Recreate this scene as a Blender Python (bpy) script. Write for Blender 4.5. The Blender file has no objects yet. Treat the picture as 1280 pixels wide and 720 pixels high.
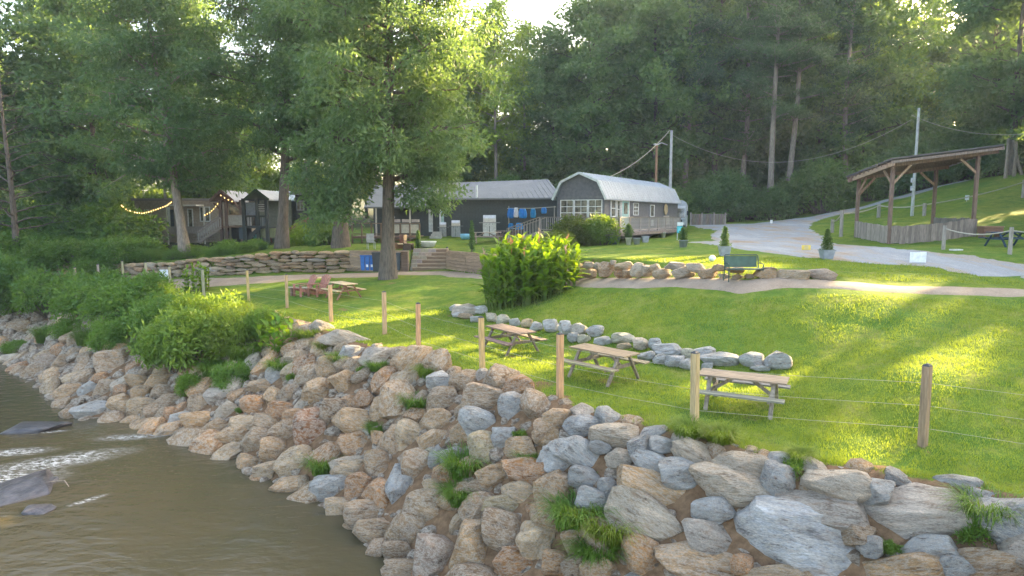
import bpy, bmesh, math, random
import numpy as np
from mathutils import Vector, Matrix, noise as mnoise
random.seed(7); rng = np.random.default_rng(7)
R = math.radians
scn = bpy.context.scene
col = scn.collection
# ------------------------------------------------------------------ camera, sky, sun, exposure
CAMZ = 7.6; F = 820.0; PITCH = math.atan(90/820)
cd = bpy.data.cameras.new("camera"); cam = bpy.data.objects.new("camera", cd); col.objects.link(cam)
cd.sensor_width = 36; cd.lens = F/1280*36; cd.clip_end = 2000; cd.clip_start = 0.1
cam.location = (0, 0, CAMZ); cam.rotation_euler = (math.pi/2-PITCH, 0, 0)
scn.camera = cam
SUN_EL, SUN_AZ = R(18), R(52)          # azimuth measured from +Y towards +X
w = bpy.data.worlds.new("World"); scn.world = w; w.use_nodes = True
nt = w.node_tree; bg = nt.nodes["Background"]
sky = nt.nodes.new("ShaderNodeTexSky"); sky.sky_type = 'NISHITA'; sky.sun_disc = False
sky.sun_elevation = SUN_EL; sky.sun_rotation = SUN_AZ; sky.air_density = 0.8; sky.dust_density = 5.0; sky.ozone_density = 0.6
nt.links.new(sky.outputs[0], bg.inputs[0]); bg.inputs[1].default_value = 0.15
sd = bpy.data.lights.new("sun", 'SUN'); sun = bpy.data.objects.new("sun", sd); col.objects.link(sun)
sd.energy = 5.0; sd.angle = R(0.6); sd.color = (1.0, 0.77, 0.43)
SDIR = Vector((math.sin(SUN_AZ)*math.cos(SUN_EL), math.cos(SUN_AZ)*math.cos(SUN_EL), math.sin(SUN_EL)))
sun.rotation_euler = SDIR.to_track_quat('Z', 'Y').to_euler()
scn.view_settings.view_transform = 'Standard'; scn.view_settings.look = 'None'
scn.view_settings.exposure = 3.08; scn.view_settings.gamma = 1.0
scn.view_settings.use_white_balance = True; scn.view_settings.white_balance_temperature = 7400; scn.view_settings.white_balance_tint = 8

# ------------------------------------------------------------------ pixel -> world helpers
FW = np.array([0, math.cos(PITCH), -math.sin(PITCH)]); UP = np.array([0, math.sin(PITCH), math.cos(PITCH)]); RT = np.array([1., 0, 0])
def ray(px, py): return F*FW + (px-640)*RT - (py-360)*UP
def at(px, py, z):
    d = ray(px, py); t = (z-CAMZ)/d[2]; return (d[0]*t, d[1]*t, z)
def atY(px, py, Y):
    d = ray(px, py); t = Y/d[1]; return (d[0]*t, Y, CAMZ+d[2]*t)

# ------------------------------------------------------------------ terrain
def tps(P):
    P = np.array(P, float); n = len(P); X = P[:, :2]
    r = np.sqrt(((X[:, None]-X[None])**2).sum(-1)); K = np.where(r > 0, r*r*np.log(r+1e-9), 0)+np.eye(n)*0.5
    A = np.zeros((n+3, n+3)); A[:n, :n] = K; A[:n, n] = 1; A[:n, n+1:] = X; A[n, :n] = 1; A[n+1:, :n] = X.T
    c = np.linalg.solve(A, np.r_[P[:, 2], 0, 0, 0])
    def f(x, y):
        s = c[n]+c[n+1]*x+c[n+2]*y
        for i in range(n):
            r2 = (x-X[i, 0])**2+(y-X[i, 1])**2
            s = s+c[i]*0.5*r2*np.log(r2+1e-9)
        return s
    return f
ZF = 3.15
FENCE = [(1153, 558, ZF), (868, 533, ZF), (700, 497, ZF), (603, 465, ZF), (523, 438, ZF), (481, 418, ZF), (414, 402, ZF), (359, 386, ZF)]
fence_pts = [at(*p) for p in FENCE]
fence_pts += [atY(311, 375, 33.5), atY(255, 372, 36.5)]
for px, top, z in [(212, 333, 3.15), (182, 329, 3.1), (153, 326, 3.0), (122, 330, 2.8), (93, 335, 2.6), (58, 340.5, 2.4), (28, 345, 2.2), (7, 351, 2.0)]:
    X, Y, _ = at(px, top, z+1.55); fence_pts.append((X, Y, z))
fence_pts = [(a, b, min(c, 3.2)) for a, b, c in fence_pts]
EDGE_IMG = [(1280, 622), (1200, 606), (1100, 592), (1000, 579), (900, 556), (820, 537), (740, 517), (660, 491), (600, 471), (540, 454), (480, 440), (430, 424), (390, 408)]
E = [(60, -22), (20, 1.5), (13, 6.2)]+[at(a, b, ZF)[:2] for a, b in EDGE_IMG]
E += [(-11.6, 29.0), (-15.5, 32.2), (-19.5, 34.0), (-22.5, 36), (-25.5, 38.8), (-29, 39.5), (-33, 37.5), (-40, 36), (-60, 34), (-120, 32)]
EZ = [3.15]*(3+13)+[3.1, 3.1, 3.05, 2.95, 2.7, 2.4, 2.1, 2.0, 2.0, 2.0]
WL = [(58.5, -23.6), (18.6, -.2), (11.7, 4.2), (7.3, 7.6), (4.6, 8.9), (2.0, 10.2), (-.4, 11.9)]+[at(a, b, 0)[:2] for a, b in [(510, 712), (480, 688), (440, 645), (400, 622), (330, 595), (290, 565), (230, 545), (160, 522), (105, 522), (60, 488), (20, 455), (0, 445)]]
WL += [(-32, 33.5), (-40, 32), (-60, 30), (-120, 28)]
E = np.array(E); WL = np.array(WL); EZ = np.array(EZ)
def sdist(P, x, y):
    """signed distance, + = land side (right-hand of travel from right to left)"""
    best = np.full(x.shape, 1e9); sg = np.ones(x.shape); par = np.zeros(x.shape)
    for i in range(len(P)-1):
        a = P[i]; b = P[i+1]; d = b-a; L2 = (d**2).sum()
        t = np.clip(((x-a[0])*d[0]+(y-a[1])*d[1])/L2, 0, 1)
        dx = x-(a[0]+t*d[0]); dy = y-(a[1]+t*d[1]); r = np.hypot(dx, dy)
        cr = d[0]*dy-d[1]*dx
        m = r < best-1e-6
        best = np.where(m, r, best); sg = np.where(m, -np.sign(cr), sg); par = np.where(m, i+t, par)
    return best*sg, par
D_IMG = [(40, 348, 3.0), (150, 344, 3.3), (270, 345, 3.6), (435, 341, 3.8), (560, 339, 3.95), (640, 342, 4.3), (730, 346, 4.75), (850, 346, 5.1), (950, 347, 5.3), (1045, 347, 5.35), (1280, 355, 5.15)]
DP = [(-120, 52), (-60, 50)]+[at(*p)[:2] for p in D_IMG]+[(60, 19)]
DP = np.array(DP)
def Dy(x): return np.interp(x, DP[:, 0], DP[:, 1])
Lp = [at(588+40, 447, 3.15), at(760, 480, 3.15), at(935, 520, 3.15), at(570, 400, 3.3), at(640, 412, 3.3), at(750, 437, 3.28), at(850, 455, 3.25), at(985, 468, 3.3),
      at(1150, 470, 3.95), at(1240, 520, 3.5), at(420, 376, 3.35), at(320, 365, 3.35), at(500, 385, 3.3), at(560, 365, 3.75), at(660, 378, 3.85), at(640, 352, 4.15),
      at(300, 351, 3.55), at(430, 346, 3.75), at(500, 344, 3.85), at(560, 343, 3.95), at(740, 354, 4.72), at(930, 352, 5.28), at(1100, 358, 5.2), at(1280, 366, 5.1),
      at(800, 390, 4.2), at(950, 400, 4.35), at(1100, 400, 4.5), at(1250, 410, 4.5), at(1100, 380, 4.85),
      (30, 16, 5.0), (60, 5, 5), (30, 5, 3.8), (14, 9, 3.2), (40, 22, 5.5), (-40, 46, 2.6), (-60, 46, 2.6), (-30, 43, 2.8)]
Lp += [p for p in fence_pts]
Up = [at(740, 328, 5.55), at(850, 330, 5.6), at(950, 334, 5.6), at(1045, 345, 5.38), at(1280, 354, 5.16), at(1033, 322, 5.7), (6.3, 45, 5.75), (15, 60, 6.1), (2, 52, 5.85), (-8, 53, 5.75),
      at(560, 315, 5.25), at(450, 314, 5.25), at(300, 316, 4.9), at(150, 330, 4.1), at(40, 333, 3.9), (-60, 54, 4), (-30, 62, 5.2), (-20, 62, 5.4), (-45, 62, 4.6),
      (22.8, 39.8, 6.0), (28.2, 40.3, 6.27), (23, 44, 6.15), (22.5, 30, 5.75), (34, 40, 6.6), (45, 58, 9.0), (38, 50, 7.6), (28, 52, 6.7), (22, 58, 6.5), (50, 40, 7.4), (50, 25, 6), (22, 28, 5.45),
      (20, 74, 6.7), (30, 76, 7.2), (45, 78, 10.0), (60, 80, 13), (0, 76, 6.9), (-30, 80, 6), (-60, 80, 5), (0, 110, 9), (50, 120, 14), (-60, 120, 6), (0, 200, 12), (100, 200, 17), (-150, 200, 9), (200, 80, 18), (-200, 60, 5), (49, 66, 11.4), (80, 60, 13)]
Lf = tps(Lp); Uf = tps(Up)
STX0, STX1 = -6.9, -4.35      # the cut for the timber steps
def sst(a, b, x):
    t = np.clip((x-a)/(b-a), 0, 1); return t*t*(3-2*t)
def height(x, y):
    x = np.asarray(x, float); y = np.asarray(y, float)
    far = np.hypot(x, y); k = sst(150, 260, far)
    L = Lf(x, y); U = Uf(x, y)
    g = (y-Dy(x)-np.where((x > STX0) & (x < STX1), 2.15, 0))*0.85
    land = L+(U-L)*sst(0.12, 0.42, g)
    land = np.clip(land, 1.9, 60)
    # timber stair opening
    se, pe = sdist(E, x, y); sw, pw = sdist(WL, x, y)
    ez = np.interp(pe, range(len(EZ)), EZ)
    t = np.clip(-se/(np.abs(se)+np.abs(sw)+1e-6), 0, 1)
    bank = np.where(se > 0, land, ez*(1-t)-0.05*np.sin(t*3.1)*0)
    bl = sst(0, 1.2, se); z = np.where(se > 0, land*bl+(1-bl)*np.where(se > 0, ez*.4+land*.6, ez), bank)
    z = np.where(se > 0, ez+(land-ez)*sst(0, 1.0, se), bank)
    z = np.where(sw < 0, np.maximum(0.25*sw, -1.2), z)
    # opposite bank, far behind the camera's back
    s2 = -(x*.58+y*.81)-22
    z = np.where(s2 > 0, np.minimum(-1.2+s2*0.6, 3+.02*s2), z)
    return z, se, sw, g
gx = np.unique(np.round(np.r_[np.arange(-600, -60, 30), np.arange(-60, -34, 1.0), np.arange(-34, 26, .2), np.arange(26, 60, 1.0), np.arange(60, 620, 30)], 3))
gy = np.unique(np.round(np.r_[np.arange(-200, -20, 20), np.arange(-20, 6, 1.0), np.arange(6, 50, .2), np.arange(50, 100, 1.0), np.arange(100, 1000, 30)], 3))
GX, GY = np.meshgrid(gx, gy)
GZ, GSE, GSW, GG = height(GX, GY)
nz = np.zeros_like(GZ)
for k, (fx, fy, a) in enumerate([(1.1, .7, .03), (2.3, 3.1, .014), (.31, .43, .07), (5.2, 4.1, .006)]):
    nz += a*np.sin(GX*fx+1.7*k+np.sin(GY*fy*.8))*np.cos(GY*fy+k)
GZ += nz*np.clip(GSE-.3, 0, 1)*np.where(np.hypot(GX, GY) < 45, 1, 1.5)
def H(x, y):
    i = int(np.clip(np.searchsorted(gx, x)-1, 0, len(gx)-2)); j = int(np.clip(np.searchsorted(gy, y)-1, 0, len(gy)-2))
    u = (x-gx[i])/(gx[i+1]-gx[i]); v = (y-gy[j])/(gy[j+1]-gy[j])
    return float(GZ[j, i]*(1-u)*(1-v)+GZ[j, i+1]*u*(1-v)+GZ[j+1, i]*(1-u)*v+GZ[j+1, i+1]*u*v)
def Hv(x, y):
    i = np.clip(np.searchsorted(gx, x)-1, 0, len(gx)-2); j = np.clip(np.searchsorted(gy, y)-1, 0, len(gy)-2)
    u = (x-gx[i])/(gx[i+1]-gx[i]); v = (y-gy[j])/(gy[j+1]-gy[j])
    return GZ[j, i]*(1-u)*(1-v)+GZ[j, i+1]*u*(1-v)+GZ[j+1, i]*(1-u)*v+GZ[j+1, i+1]*u*v
def hit(px, py, tmax=200):
    d = ray(px, py); d = d/np.linalg.norm(d); ts = np.arange(4, tmax, .05)
    zz = CAMZ+d[2]*ts-Hv(d[0]*ts, d[1]*ts); k = np.argmax(zz < 0)
    if zz[k] >= 0: k = -1
    t = ts[k]; return np.array([d[0]*t, d[1]*t, CAMZ+d[2]*t])

# ------------------------------------------------------------------ materials
MATS = {}
def mat(name): 
    m = bpy.data.materials.new(name); m.use_nodes = True; MATS[name] = m; return m, m.node_tree, m.node_tree.nodes["Principled BSDF"]
def N(t, typ, **kw):
    n = t.nodes.new(typ)
    for k, v in kw.items():
        if k in n.inputs.keys(): n.inputs[k].default_value = v
        else: setattr(n, k, v)
    return n
def lk(t, a, b): t.links.new(a, b)
def ramp(t, fac, stops):
    r = t.nodes.new("ShaderNodeValToRGB"); lk(t, fac, r.inputs[0]); e = r.color_ramp.elements
    while len(e) < len(stops): e.new(.5)
    for q, (p, c) in zip(e, stops):
        q.position = p; q.color = (*c, 1) if len(c) == 3 else c
    return r.outputs[0]
def mixc(t, fac, a, b, mode='MIX'):
    m = t.nodes.new("ShaderNodeMix"); m.data_type = 'RGBA'; m.blend_type = mode
    for s, v in ((0, fac), (6, a), (7, b)):
        if hasattr(v, 'links') or isinstance(v, bpy.types.NodeSocket): lk(t, v, m.inputs[s])
        else: m.inputs[s].default_value = (*v, 1) if isinstance(v, tuple) and len(v) == 3 else v
    return m.outputs[2]
def math_(t, op, a, b=None, clamp=False):
    m = t.nodes.new("ShaderNodeMath"); m.operation = op; m.use_clamp = clamp
    for s, v in ((0, a), (1, b)):
        if v is None: continue
        if isinstance(v, bpy.types.NodeSocket): lk(t, v, m.inputs[s])
        else: m.inputs[s].default_value = v
    return m.outputs[0]
def noise_(t, vec, scale, detail=4, rough=.55):
    n = N(t, "ShaderNodeTexNoise"); n.inputs["Scale"].default_value = scale; n.inputs["Detail"].default_value = detail; n.inputs["Roughness"].default_value = rough
    if vec is not None: lk(t, vec, n.inputs["Vector"])
    return n.outputs["Fac"]
def bump(t, h, b, strength=.3, dist=.02):
    n = t.nodes.new("ShaderNodeBump"); n.inputs["Strength"].default_value = strength; n.inputs["Distance"].default_value = dist
    lk(t, h, n.inputs["Height"]); lk(t, n.outputs[0], b.inputs["Normal"])
def coords(t, kind="Object", scale=None):
    c = t.nodes.new("ShaderNodeTexCoord"); v = c.outputs[kind]
    if scale:
        m = t.nodes.new("ShaderNodeMapping"); m.inputs["Scale"].default_value = scale; lk(t, v, m.inputs[0]); v = m.outputs[0]
    return v
def simple(name, c, rough=.7, var=.25, scale=6, metal=0, bmp=.15, stretch=None, spec=.3):
    m, t, b = mat(name); v = coords(t, "Object", stretch); f = noise_(t, v, scale, 5)
    d = tuple(max(0, x*(1-var)) for x in c); l = tuple(min(1, x*(1+var)) for x in c)
    lk(t, ramp(t, f, [(.3, d), (.7, l)]), b.inputs["Base Color"]); b.inputs["Roughness"].default_value = rough; b.inputs["Metallic"].default_value = metal
    b.inputs["Specular IOR Level"].default_value = spec
    if bmp: bump(t, noise_(t, v, scale*4, 3), b, bmp, .01)
    return m
def objcol(name, rough=.75, scale=5, var=.3, stretch=None, bmp=.2):
    """colour from the object's own colour, with grain"""
    m, t, b = mat(name); v = coords(t, "Object", stretch); oi = t.nodes.new("ShaderNodeObjectInfo")
    f = noise_(t, v, scale, 5); a = ramp(t, f, [(.3, (1-var,)*3), (.7, (1+var,)*3)])
    lk(t, mixc(t, 1.0, oi.outputs["Color"], a, 'MULTIPLY'), b.inputs["Base Color"]); b.inputs["Roughness"].default_value = rough
    bump(t, f, b, bmp, .01); return m

# ground
m, t, b = mat("ground"); v = coords(t)
def attr(t, n): a = t.nodes.new("ShaderNodeAttribute"); a.attribute_name = n; return a.outputs["Fac"]
g1 = noise_(t, v, .35, 3); g2 = noise_(t, v, 2.2, 6, .7); g3 = noise_(t, v, 22, 4, .7)
gr = ramp(t, g2, [(.25, (.06, .12, .022)), (.5, (.11, .175, .03)), (.75, (.19, .24, .045))])
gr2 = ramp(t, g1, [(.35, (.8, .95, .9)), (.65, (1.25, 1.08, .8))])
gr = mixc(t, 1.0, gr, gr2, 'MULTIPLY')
wn = noise_(t, v, .9, 6, .72); gr = mixc(t, ramp(t, wn, [(.52, (0, 0, 0)), (.68, (.65, .65, .65))]), gr, (.26, .25, .075)); gr = mixc(t, ramp(t, wn, [(.30, (.6, .6, .6)), (.42, (0, 0, 0))]), gr, (.05, .12, .028)); gr = mixc(t, .7, gr, ramp(t, g3, [(.3, (.55, .6, .5)), (.7, (1.3, 1.3, 1.2))]), 'MULTIPLY')
dn = noise_(t, v, 6, 6, .7)
dirt = ramp(t, dn, [(.3, (.10, .06, .035)), (.7, (.27, .17, .10))])
df = math_(t, 'ADD', attr(t, "dirt"), math_(t, 'MULTIPLY', math_(t, 'SUBTRACT', noise_(t, v, 1.7, 6, .75), .5), 1.3))
dm = ramp(t, df, [(.45, (0, 0, 0)), (.6, (1, 1, 1))])
c = mixc(t, dm, gr, dirt)
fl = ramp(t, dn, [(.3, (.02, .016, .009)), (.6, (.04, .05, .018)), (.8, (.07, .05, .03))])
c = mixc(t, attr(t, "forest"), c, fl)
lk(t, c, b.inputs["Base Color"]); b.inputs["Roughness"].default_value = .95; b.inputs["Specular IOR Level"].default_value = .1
bump(t, math_(t, 'ADD', g3, dn), b, .6, .05)

# stone: object colour + layering
m, t, b = mat("stone"); v = coords(t); oi = t.nodes.new("ShaderNodeObjectInfo")
va = N(t, "ShaderNodeVectorMath", operation='MULTIPLY_ADD'); lk(t, v, va.inputs[0]); va.inputs[1].default_value = (1, 1, 1.9)
rv = N(t, "ShaderNodeMath", operation='MULTIPLY'); lk(t, oi.outputs["Random"], rv.inputs[0]); rv.inputs[1].default_value = 40; lk(t, rv.outputs[0], va.inputs[2])
vv = va.outputs[0]
n1 = noise_(t, vv, 1.6, 8, .62); n2 = noise_(t, vv, 5, 8, .7); n3 = noise_(t, vv, 22, 5, .7)
cc = mixc(t, 1.0, oi.outputs["Color"], ramp(t, n1, [(.30, (.32, .28, .25)), (.46, (.88, .87, .86)), (.56, (1, 1, 1)), (.70, (1.5, 1.48, 1.44))]), 'MULTIPLY')
cc = mixc(t, ramp(t, n2, [(.44, (0, 0, 0)), (.56, (.6, .6, .6)), (.63, (0, 0, 0))]), cc, (.70, .64, .55)); cc = mixc(t, ramp(t, noise_(t, vv, 3.3, 9, .75), [(.34, (.8, .8, .8)), (.42, (0, 0, 0))]), cc, (.085, .07, .058))
cc = mixc(t, ramp(t, noise_(t, vv, 2.4, 7, .7), [(.52, (0, 0, 0)), (.74, (.6, .6, .6))]), cc, (.38, .20, .085))
cc = mixc(t, 1.0, cc, ramp(t, n3, [(.3, (.6, .6, .6)), (.6, (1.15, 1.15, 1.15))]), 'MULTIPLY')
lk(t, cc, b.inputs["Base Color"]); b.inputs["Roughness"].default_value = .85; b.inputs["Specular IOR Level"].default_value = .25
hh = math_(t, 'ADD', math_(t, 'MULTIPLY', n2, 1.2), math_(t, 'MULTIPLY', n3, .35)); bump(t, hh, b, 1.0, .14)

# wet rock, water
m, t, b = mat("wet_rock"); v = coords(t)
lk(t, ramp(t, noise_(t, v, 3, 6), [(.3, (.025, .024, .028)), (.7, (.12, .11, .12))]), b.inputs["Base Color"]); b.inputs["Roughness"].default_value = .3; bump(t, noise_(t, v, 7, 6), b, .5, .05)
m, t, b = mat("water"); v = coords(t)
w1 = noise_(t, v, .25, 4); c = ramp(t, w1, [(.3, (.092, .073, .042)), (.7, (.066, .060, .036))])
ft = N(t, "ShaderNodeSeparateXYZ"); lk(t, v, ft.inputs[0])
fm = coords(t, "Object", (1.0, 2.6, 1)); fn = noise_(t, fm, .9, 9, .72)
def blob(cx, cy, rx, ry, ang):
    a = t.nodes.new("ShaderNodeMapping"); a.vector_type = 'TEXTURE'; a.inputs["Location"].default_value = (cx, cy, 0); a.inputs["Rotation"].default_value = (0, 0, ang); a.inputs["Scale"].default_value = (rx, ry, 1e6); lk(t, v, a.inputs[0])
    l = N(t, "ShaderNodeVectorMath", operation='LENGTH'); lk(t, a.outputs[0], l.inputs[0]); return math_(t, 'SUBTRACT', 1.0, l.outputs["Value"], True)
FOAM = []
for (px, py, rx, ry, an) in [(70, 577, 3.2, 1.0, .5), (10, 600, 2.2, 1.3, .2), (165, 546, 1.8, .5, .15), (20, 565, 1.7, .6, .2), (110, 625, .7, .2, .9), (60, 540, 1.0, .2, .3)]:
    x, y, _ = at(px, py, 0); FOAM.append((x, y, rx, ry, an))
s = None
for f_ in FOAM:
    q = blob(*f_); s = q if s is None else math_(t, 'MAXIMUM', s, q)
fo = math_(t, 'MULTIPLY', s, math_(t, 'ADD', fn, .12)); fr = ramp(t, fo, [(.13, (0, 0, 0)), (.5, (1, 1, 1))])
fgate = math_(t, 'MULTIPLY', fr, ramp(t, noise_(t, fm, 4, 6, .8), [(.46, (0, 0, 0)), (.62, (1, 1, 1))]))
lk(t, mixc(t, fgate, c, (.7, .72, .74)), b.inputs["Base Color"])
lk(t, math_(t, 'ADD', .07, math_(t, 'MULTIPLY', fgate, .5)), b.inputs["Roughness"]); b.inputs["IOR"].default_value = 1.33
hw = math_(t, 'ADD', noise_(t, coords(t, "Object", (1.3, 2.2, 1)), 1.3, 5, .5), math_(t, 'MULTIPLY', math_(t, 'ADD', s, .12), noise_(t, fm, 3.5, 5, .6)))
bump(t, hw, b, .34, .12)

def leafmat(name, dark, light, trans=.35, tint=(1.0, .95, .35), usecol=False):
    m, t, b = mat(name); oi = t.nodes.new("ShaderNodeObjectInfo"); v = coords(t)
    g = t.nodes.new("ShaderNodeNewGeometry"); rp = g.outputs["Random Per Island"]
    c = ramp(t, rp, [(0, dark), (1, light)])
    c = mixc(t, .55, c, ramp(t, noise_(t, v, .8, 3), [(.3, (.55, .65, .7)), (.7, (1.35, 1.25, 1.0))]), 'MULTIPLY')
    c = mixc(t, 1.0, c, oi.outputs["Color"], 'MULTIPLY')
    lk(t, c, b.inputs["Base Color"]); b.inputs["Roughness"].default_value = .55; b.inputs["Specular IOR Level"].default_value = .35
    tr = N(t, "ShaderNodeBsdfTranslucent"); lk(t, mixc(t, 1.0, c, tint, 'MULTIPLY') if False else mixc(t, .6, c, tuple(min(1, x*3.2*y) for x, y in zip(light, tint))), tr.inputs[0])
    ms = N(t, "ShaderNodeMixShader"); ms.inputs[0].default_value = trans
    lk(t, b.outputs[0], ms.inputs[1]); lk(t, tr.outputs[0], ms.inputs[2]); lk(t, ms.outputs[0], t.nodes["Material Output"].inputs[0]); return m
leafmat("leaf", (.055, .105, .048), (.115, .18, .075), .42)
leafmat("leaf_near", (.055, .11, .055), (.115, .185, .09), .35)
leafmat("needle", (.045, .085, .045), (.095, .145, .075), .28)
leafmat("bush_leaf", (.07, .13, .03), (.14, .21, .05), .35)
leafmat("canna_leaf", (.07, .15, .02), (.17, .27, .03), .42)
leafmat("grass_blade", (.08, .14, .022), (.20, .26, .045), .35)
simple("bark", (.13, .105, .085), .9, .4, 4, bmp=.8, stretch=(3, 3, .6))
simple("bark_pale", (.24, .20, .165), .9, .35, 4, bmp=.8, stretch=(3, 3, .6))

# ------------------------------------------------------------------ object helpers
def tag(o, label=None, cat=None, group=None, kind=None):
    if label: o["label"] = label
    if cat: o["category"] = cat
    if group: o["group"] = group
    if kind: o["kind"] = kind
    return o
def empty(name, loc, rz=0, label=None, cat=None, group=None, kind=None):
    o = bpy.data.objects.new(name, None); col.objects.link(o); o.location = loc; o.rotation_euler = (0, 0, rz); o.empty_display_size = .2
    return tag(o, label, cat, group, kind)
def npmesh(name, V, Q, mt, smooth=False, tri=False):
    me = bpy.data.meshes.new(name); V = np.asarray(V, np.float32); Q = np.asarray(Q, np.int32); k = Q.shape[1]
    me.vertices.add(len(V)); me.vertices.foreach_set("co", V.ravel()); me.loops.add(Q.size); me.loops.foreach_set("vertex_index", Q.ravel())
    me.polygons.add(len(Q)); me.polygons.foreach_set("loop_start", np.arange(0, Q.size, k, dtype=np.int32)); me.polygons.foreach_set("loop_total", np.full(len(Q), k, np.int32))
    if smooth: me.polygons.foreach_set("use_smooth", np.ones(len(Q), bool))
    me.update(calc_edges=True); me.materials.append(MATS[mt] if isinstance(mt, str) else mt); return me
def link(name, me, parent=None, loc=None, color=None):
    o = bpy.data.objects.new(name, me); col.objects.link(o)
    if parent: o.parent = parent
    if loc is not None: o.location = loc
    if color: o.color = (*color, 1)
    return o
class MB:
    def __init__(s): s.v = []; s.f = []
    def add(s, V, Fc):
        n = len(s.v); s.v += [tuple(p) for p in V]; s.f += [tuple(i+n for i in f) for f in Fc]; return s
    def box(s, c, size, rz=0, M=None):
        x, y, z = [k/2 for k in size]; P = [Vector((a*x, b_*y, c_*z)) for a in (-1, 1) for b_ in (-1, 1) for c_ in (-1, 1)]
        Mr = M if M is not None else Matrix.Rotation(rz, 3, 'Z'); P = [Mr@p+Vector(c) for p in P]
        return s.add(P, [(0, 1, 3, 2), (4, 6, 7, 5), (0, 4, 5, 1), (2, 3, 7, 6), (0, 2, 6, 4), (1, 5, 7, 3)])
    def bar(s, a, b, w, h, up=(0, 0, 1)):
        a = Vector(a); b = Vector(b); d = (b-a); L = d.length; d.normalize(); u = Vector(up)
        if abs(d.dot(u)) > .98: u = Vector((0, 1, 0))
        sx = d.cross(u).normalized(); uu = sx.cross(d)
        M = Matrix((d, sx, uu)).transposed(); return s.box((a+b)/2, (L, w, h), M=M)
    def tube(s, pts, rad, n=8, cap=True):
        pts = [Vector(p) for p in pts]; rad = rad if hasattr(rad, '__len__') else [rad]*len(pts); rings = []
        u = None
        for i, p in enumerate(pts):
            d = (pts[min(i+1, len(pts)-1)]-pts[max(i-1, 0)]).normalized()
            if u is None: u = d.orthogonal().normalized()
            u = (u-d*u.dot(d)).normalized(); w_ = d.cross(u)
            rings.append([p+(u*math.cos(2*math.pi*k/n)+w_*math.sin(2*math.pi*k/n))*rad[i] for k in range(n)])
        V = [q for r_ in rings for q in r_]; Fc = []
        for i in range(len(pts)-1):
            for k in range(n): Fc.append((i*n+k, i*n+(k+1) % n, (i+1)*n+(k+1) % n, (i+1)*n+k))
        if cap: Fc.append(tuple(range(n-1, -1, -1))); Fc.append(tuple((len(pts)-1)*n+k for k in range(n)))
        return s.add(V, Fc)
    def lathe(s, prof, c=(0, 0, 0), n=16):
        V = []; Fc = []
        for r_, z in prof:
            for k in range(n): V.append((c[0]+r_*math.cos(2*math.pi*k/n), c[1]+r_*math.sin(2*math.pi*k/n), c[2]+z))
        for i in range(len(prof)-1):
            for k in range(n): Fc.append((i*n+k, i*n+(k+1) % n, (i+1)*n+(k+1) % n, (i+1)*n+k))
        Fc.append(tuple(range(n-1, -1, -1))); Fc.append(tuple((len(prof)-1)*n+k for k in range(n))); return s.add(V, Fc)
    def prism(s, poly, a, b, axis='y'):
        """polygon in the plane across axis, extruded from a to b"""
        n = len(poly)
        def P(p, q): return {'y': (p[0], q, p[1]), 'x': (q, p[0], p[1]), 'z': (p[0], p[1], q)}[axis]
        V = [P(p, a) for p in poly]+[P(p, b) for p in poly]
        return s.add(V, [tuple(range(n)), tuple(range(2*n-1, n-1, -1))]+[(i, i+n, (i+1) % n+n, (i+1) % n) for i in range(n)])
    def mesh(s, name, mt, smooth=False):
        me = bpy.data.meshes.new(name); me.from_pydata(s.v, [], s.f); me.materials.append(MATS[mt])
        import bmesh
        bm = bmesh.new(); bm.from_mesh(me); bmesh.ops.recalc_face_normals(bm, faces=bm.faces); bm.to_mesh(me); bm.free()
        if smooth:
            for p in me.polygons: p.use_smooth = True
        return me
    def build(s, name, mt, parent=None, smooth=False, loc=None, color=None): return link(name, s.mesh(name, mt, smooth), parent, loc, color)
def copy_tree(o, parent=None):
    c = o.copy(); col.objects.link(c)
    if parent: c.parent = parent
    for ch in list(o.children):
        copy_tree(ch, c)
    return c

# ------------------------------------------------------------------ terrain mesh
nx, ny = len(gx), len(gy)
V = np.stack([GX, GY, GZ], -1).reshape(-1, 3)
idx = np.arange(nx*ny).reshape(ny, nx); Q = np.stack([idx[:-1, :-1], idx[:-1, 1:], idx[1:, 1:], idx[1:, :-1]], -1).reshape(-1, 4)
me = npmesh("ground", V, Q, "ground", smooth=True); ground = link("ground", me); tag(ground, "lawn, bank and forest floor", None, None, "structure")
del ground["label"]
def polyd(P, x, y): return np.abs(sdist(np.array([p[:2] for p in P]), x, y)[0])
PATH = [(-28, 44.5)]+[at(*p)[:2] for p in [(270, 350, 3.6), (430, 345.5, 3.75), (500, 343, 3.85), (560, 342, 3.95), (640, 346, 4.25), (740, 352.5, 4.75), (930, 353, 5.3), (1100, 359, 5.2), (1280, 366, 5.1)]]+[(30, 17.5), (60, 8)]
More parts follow.
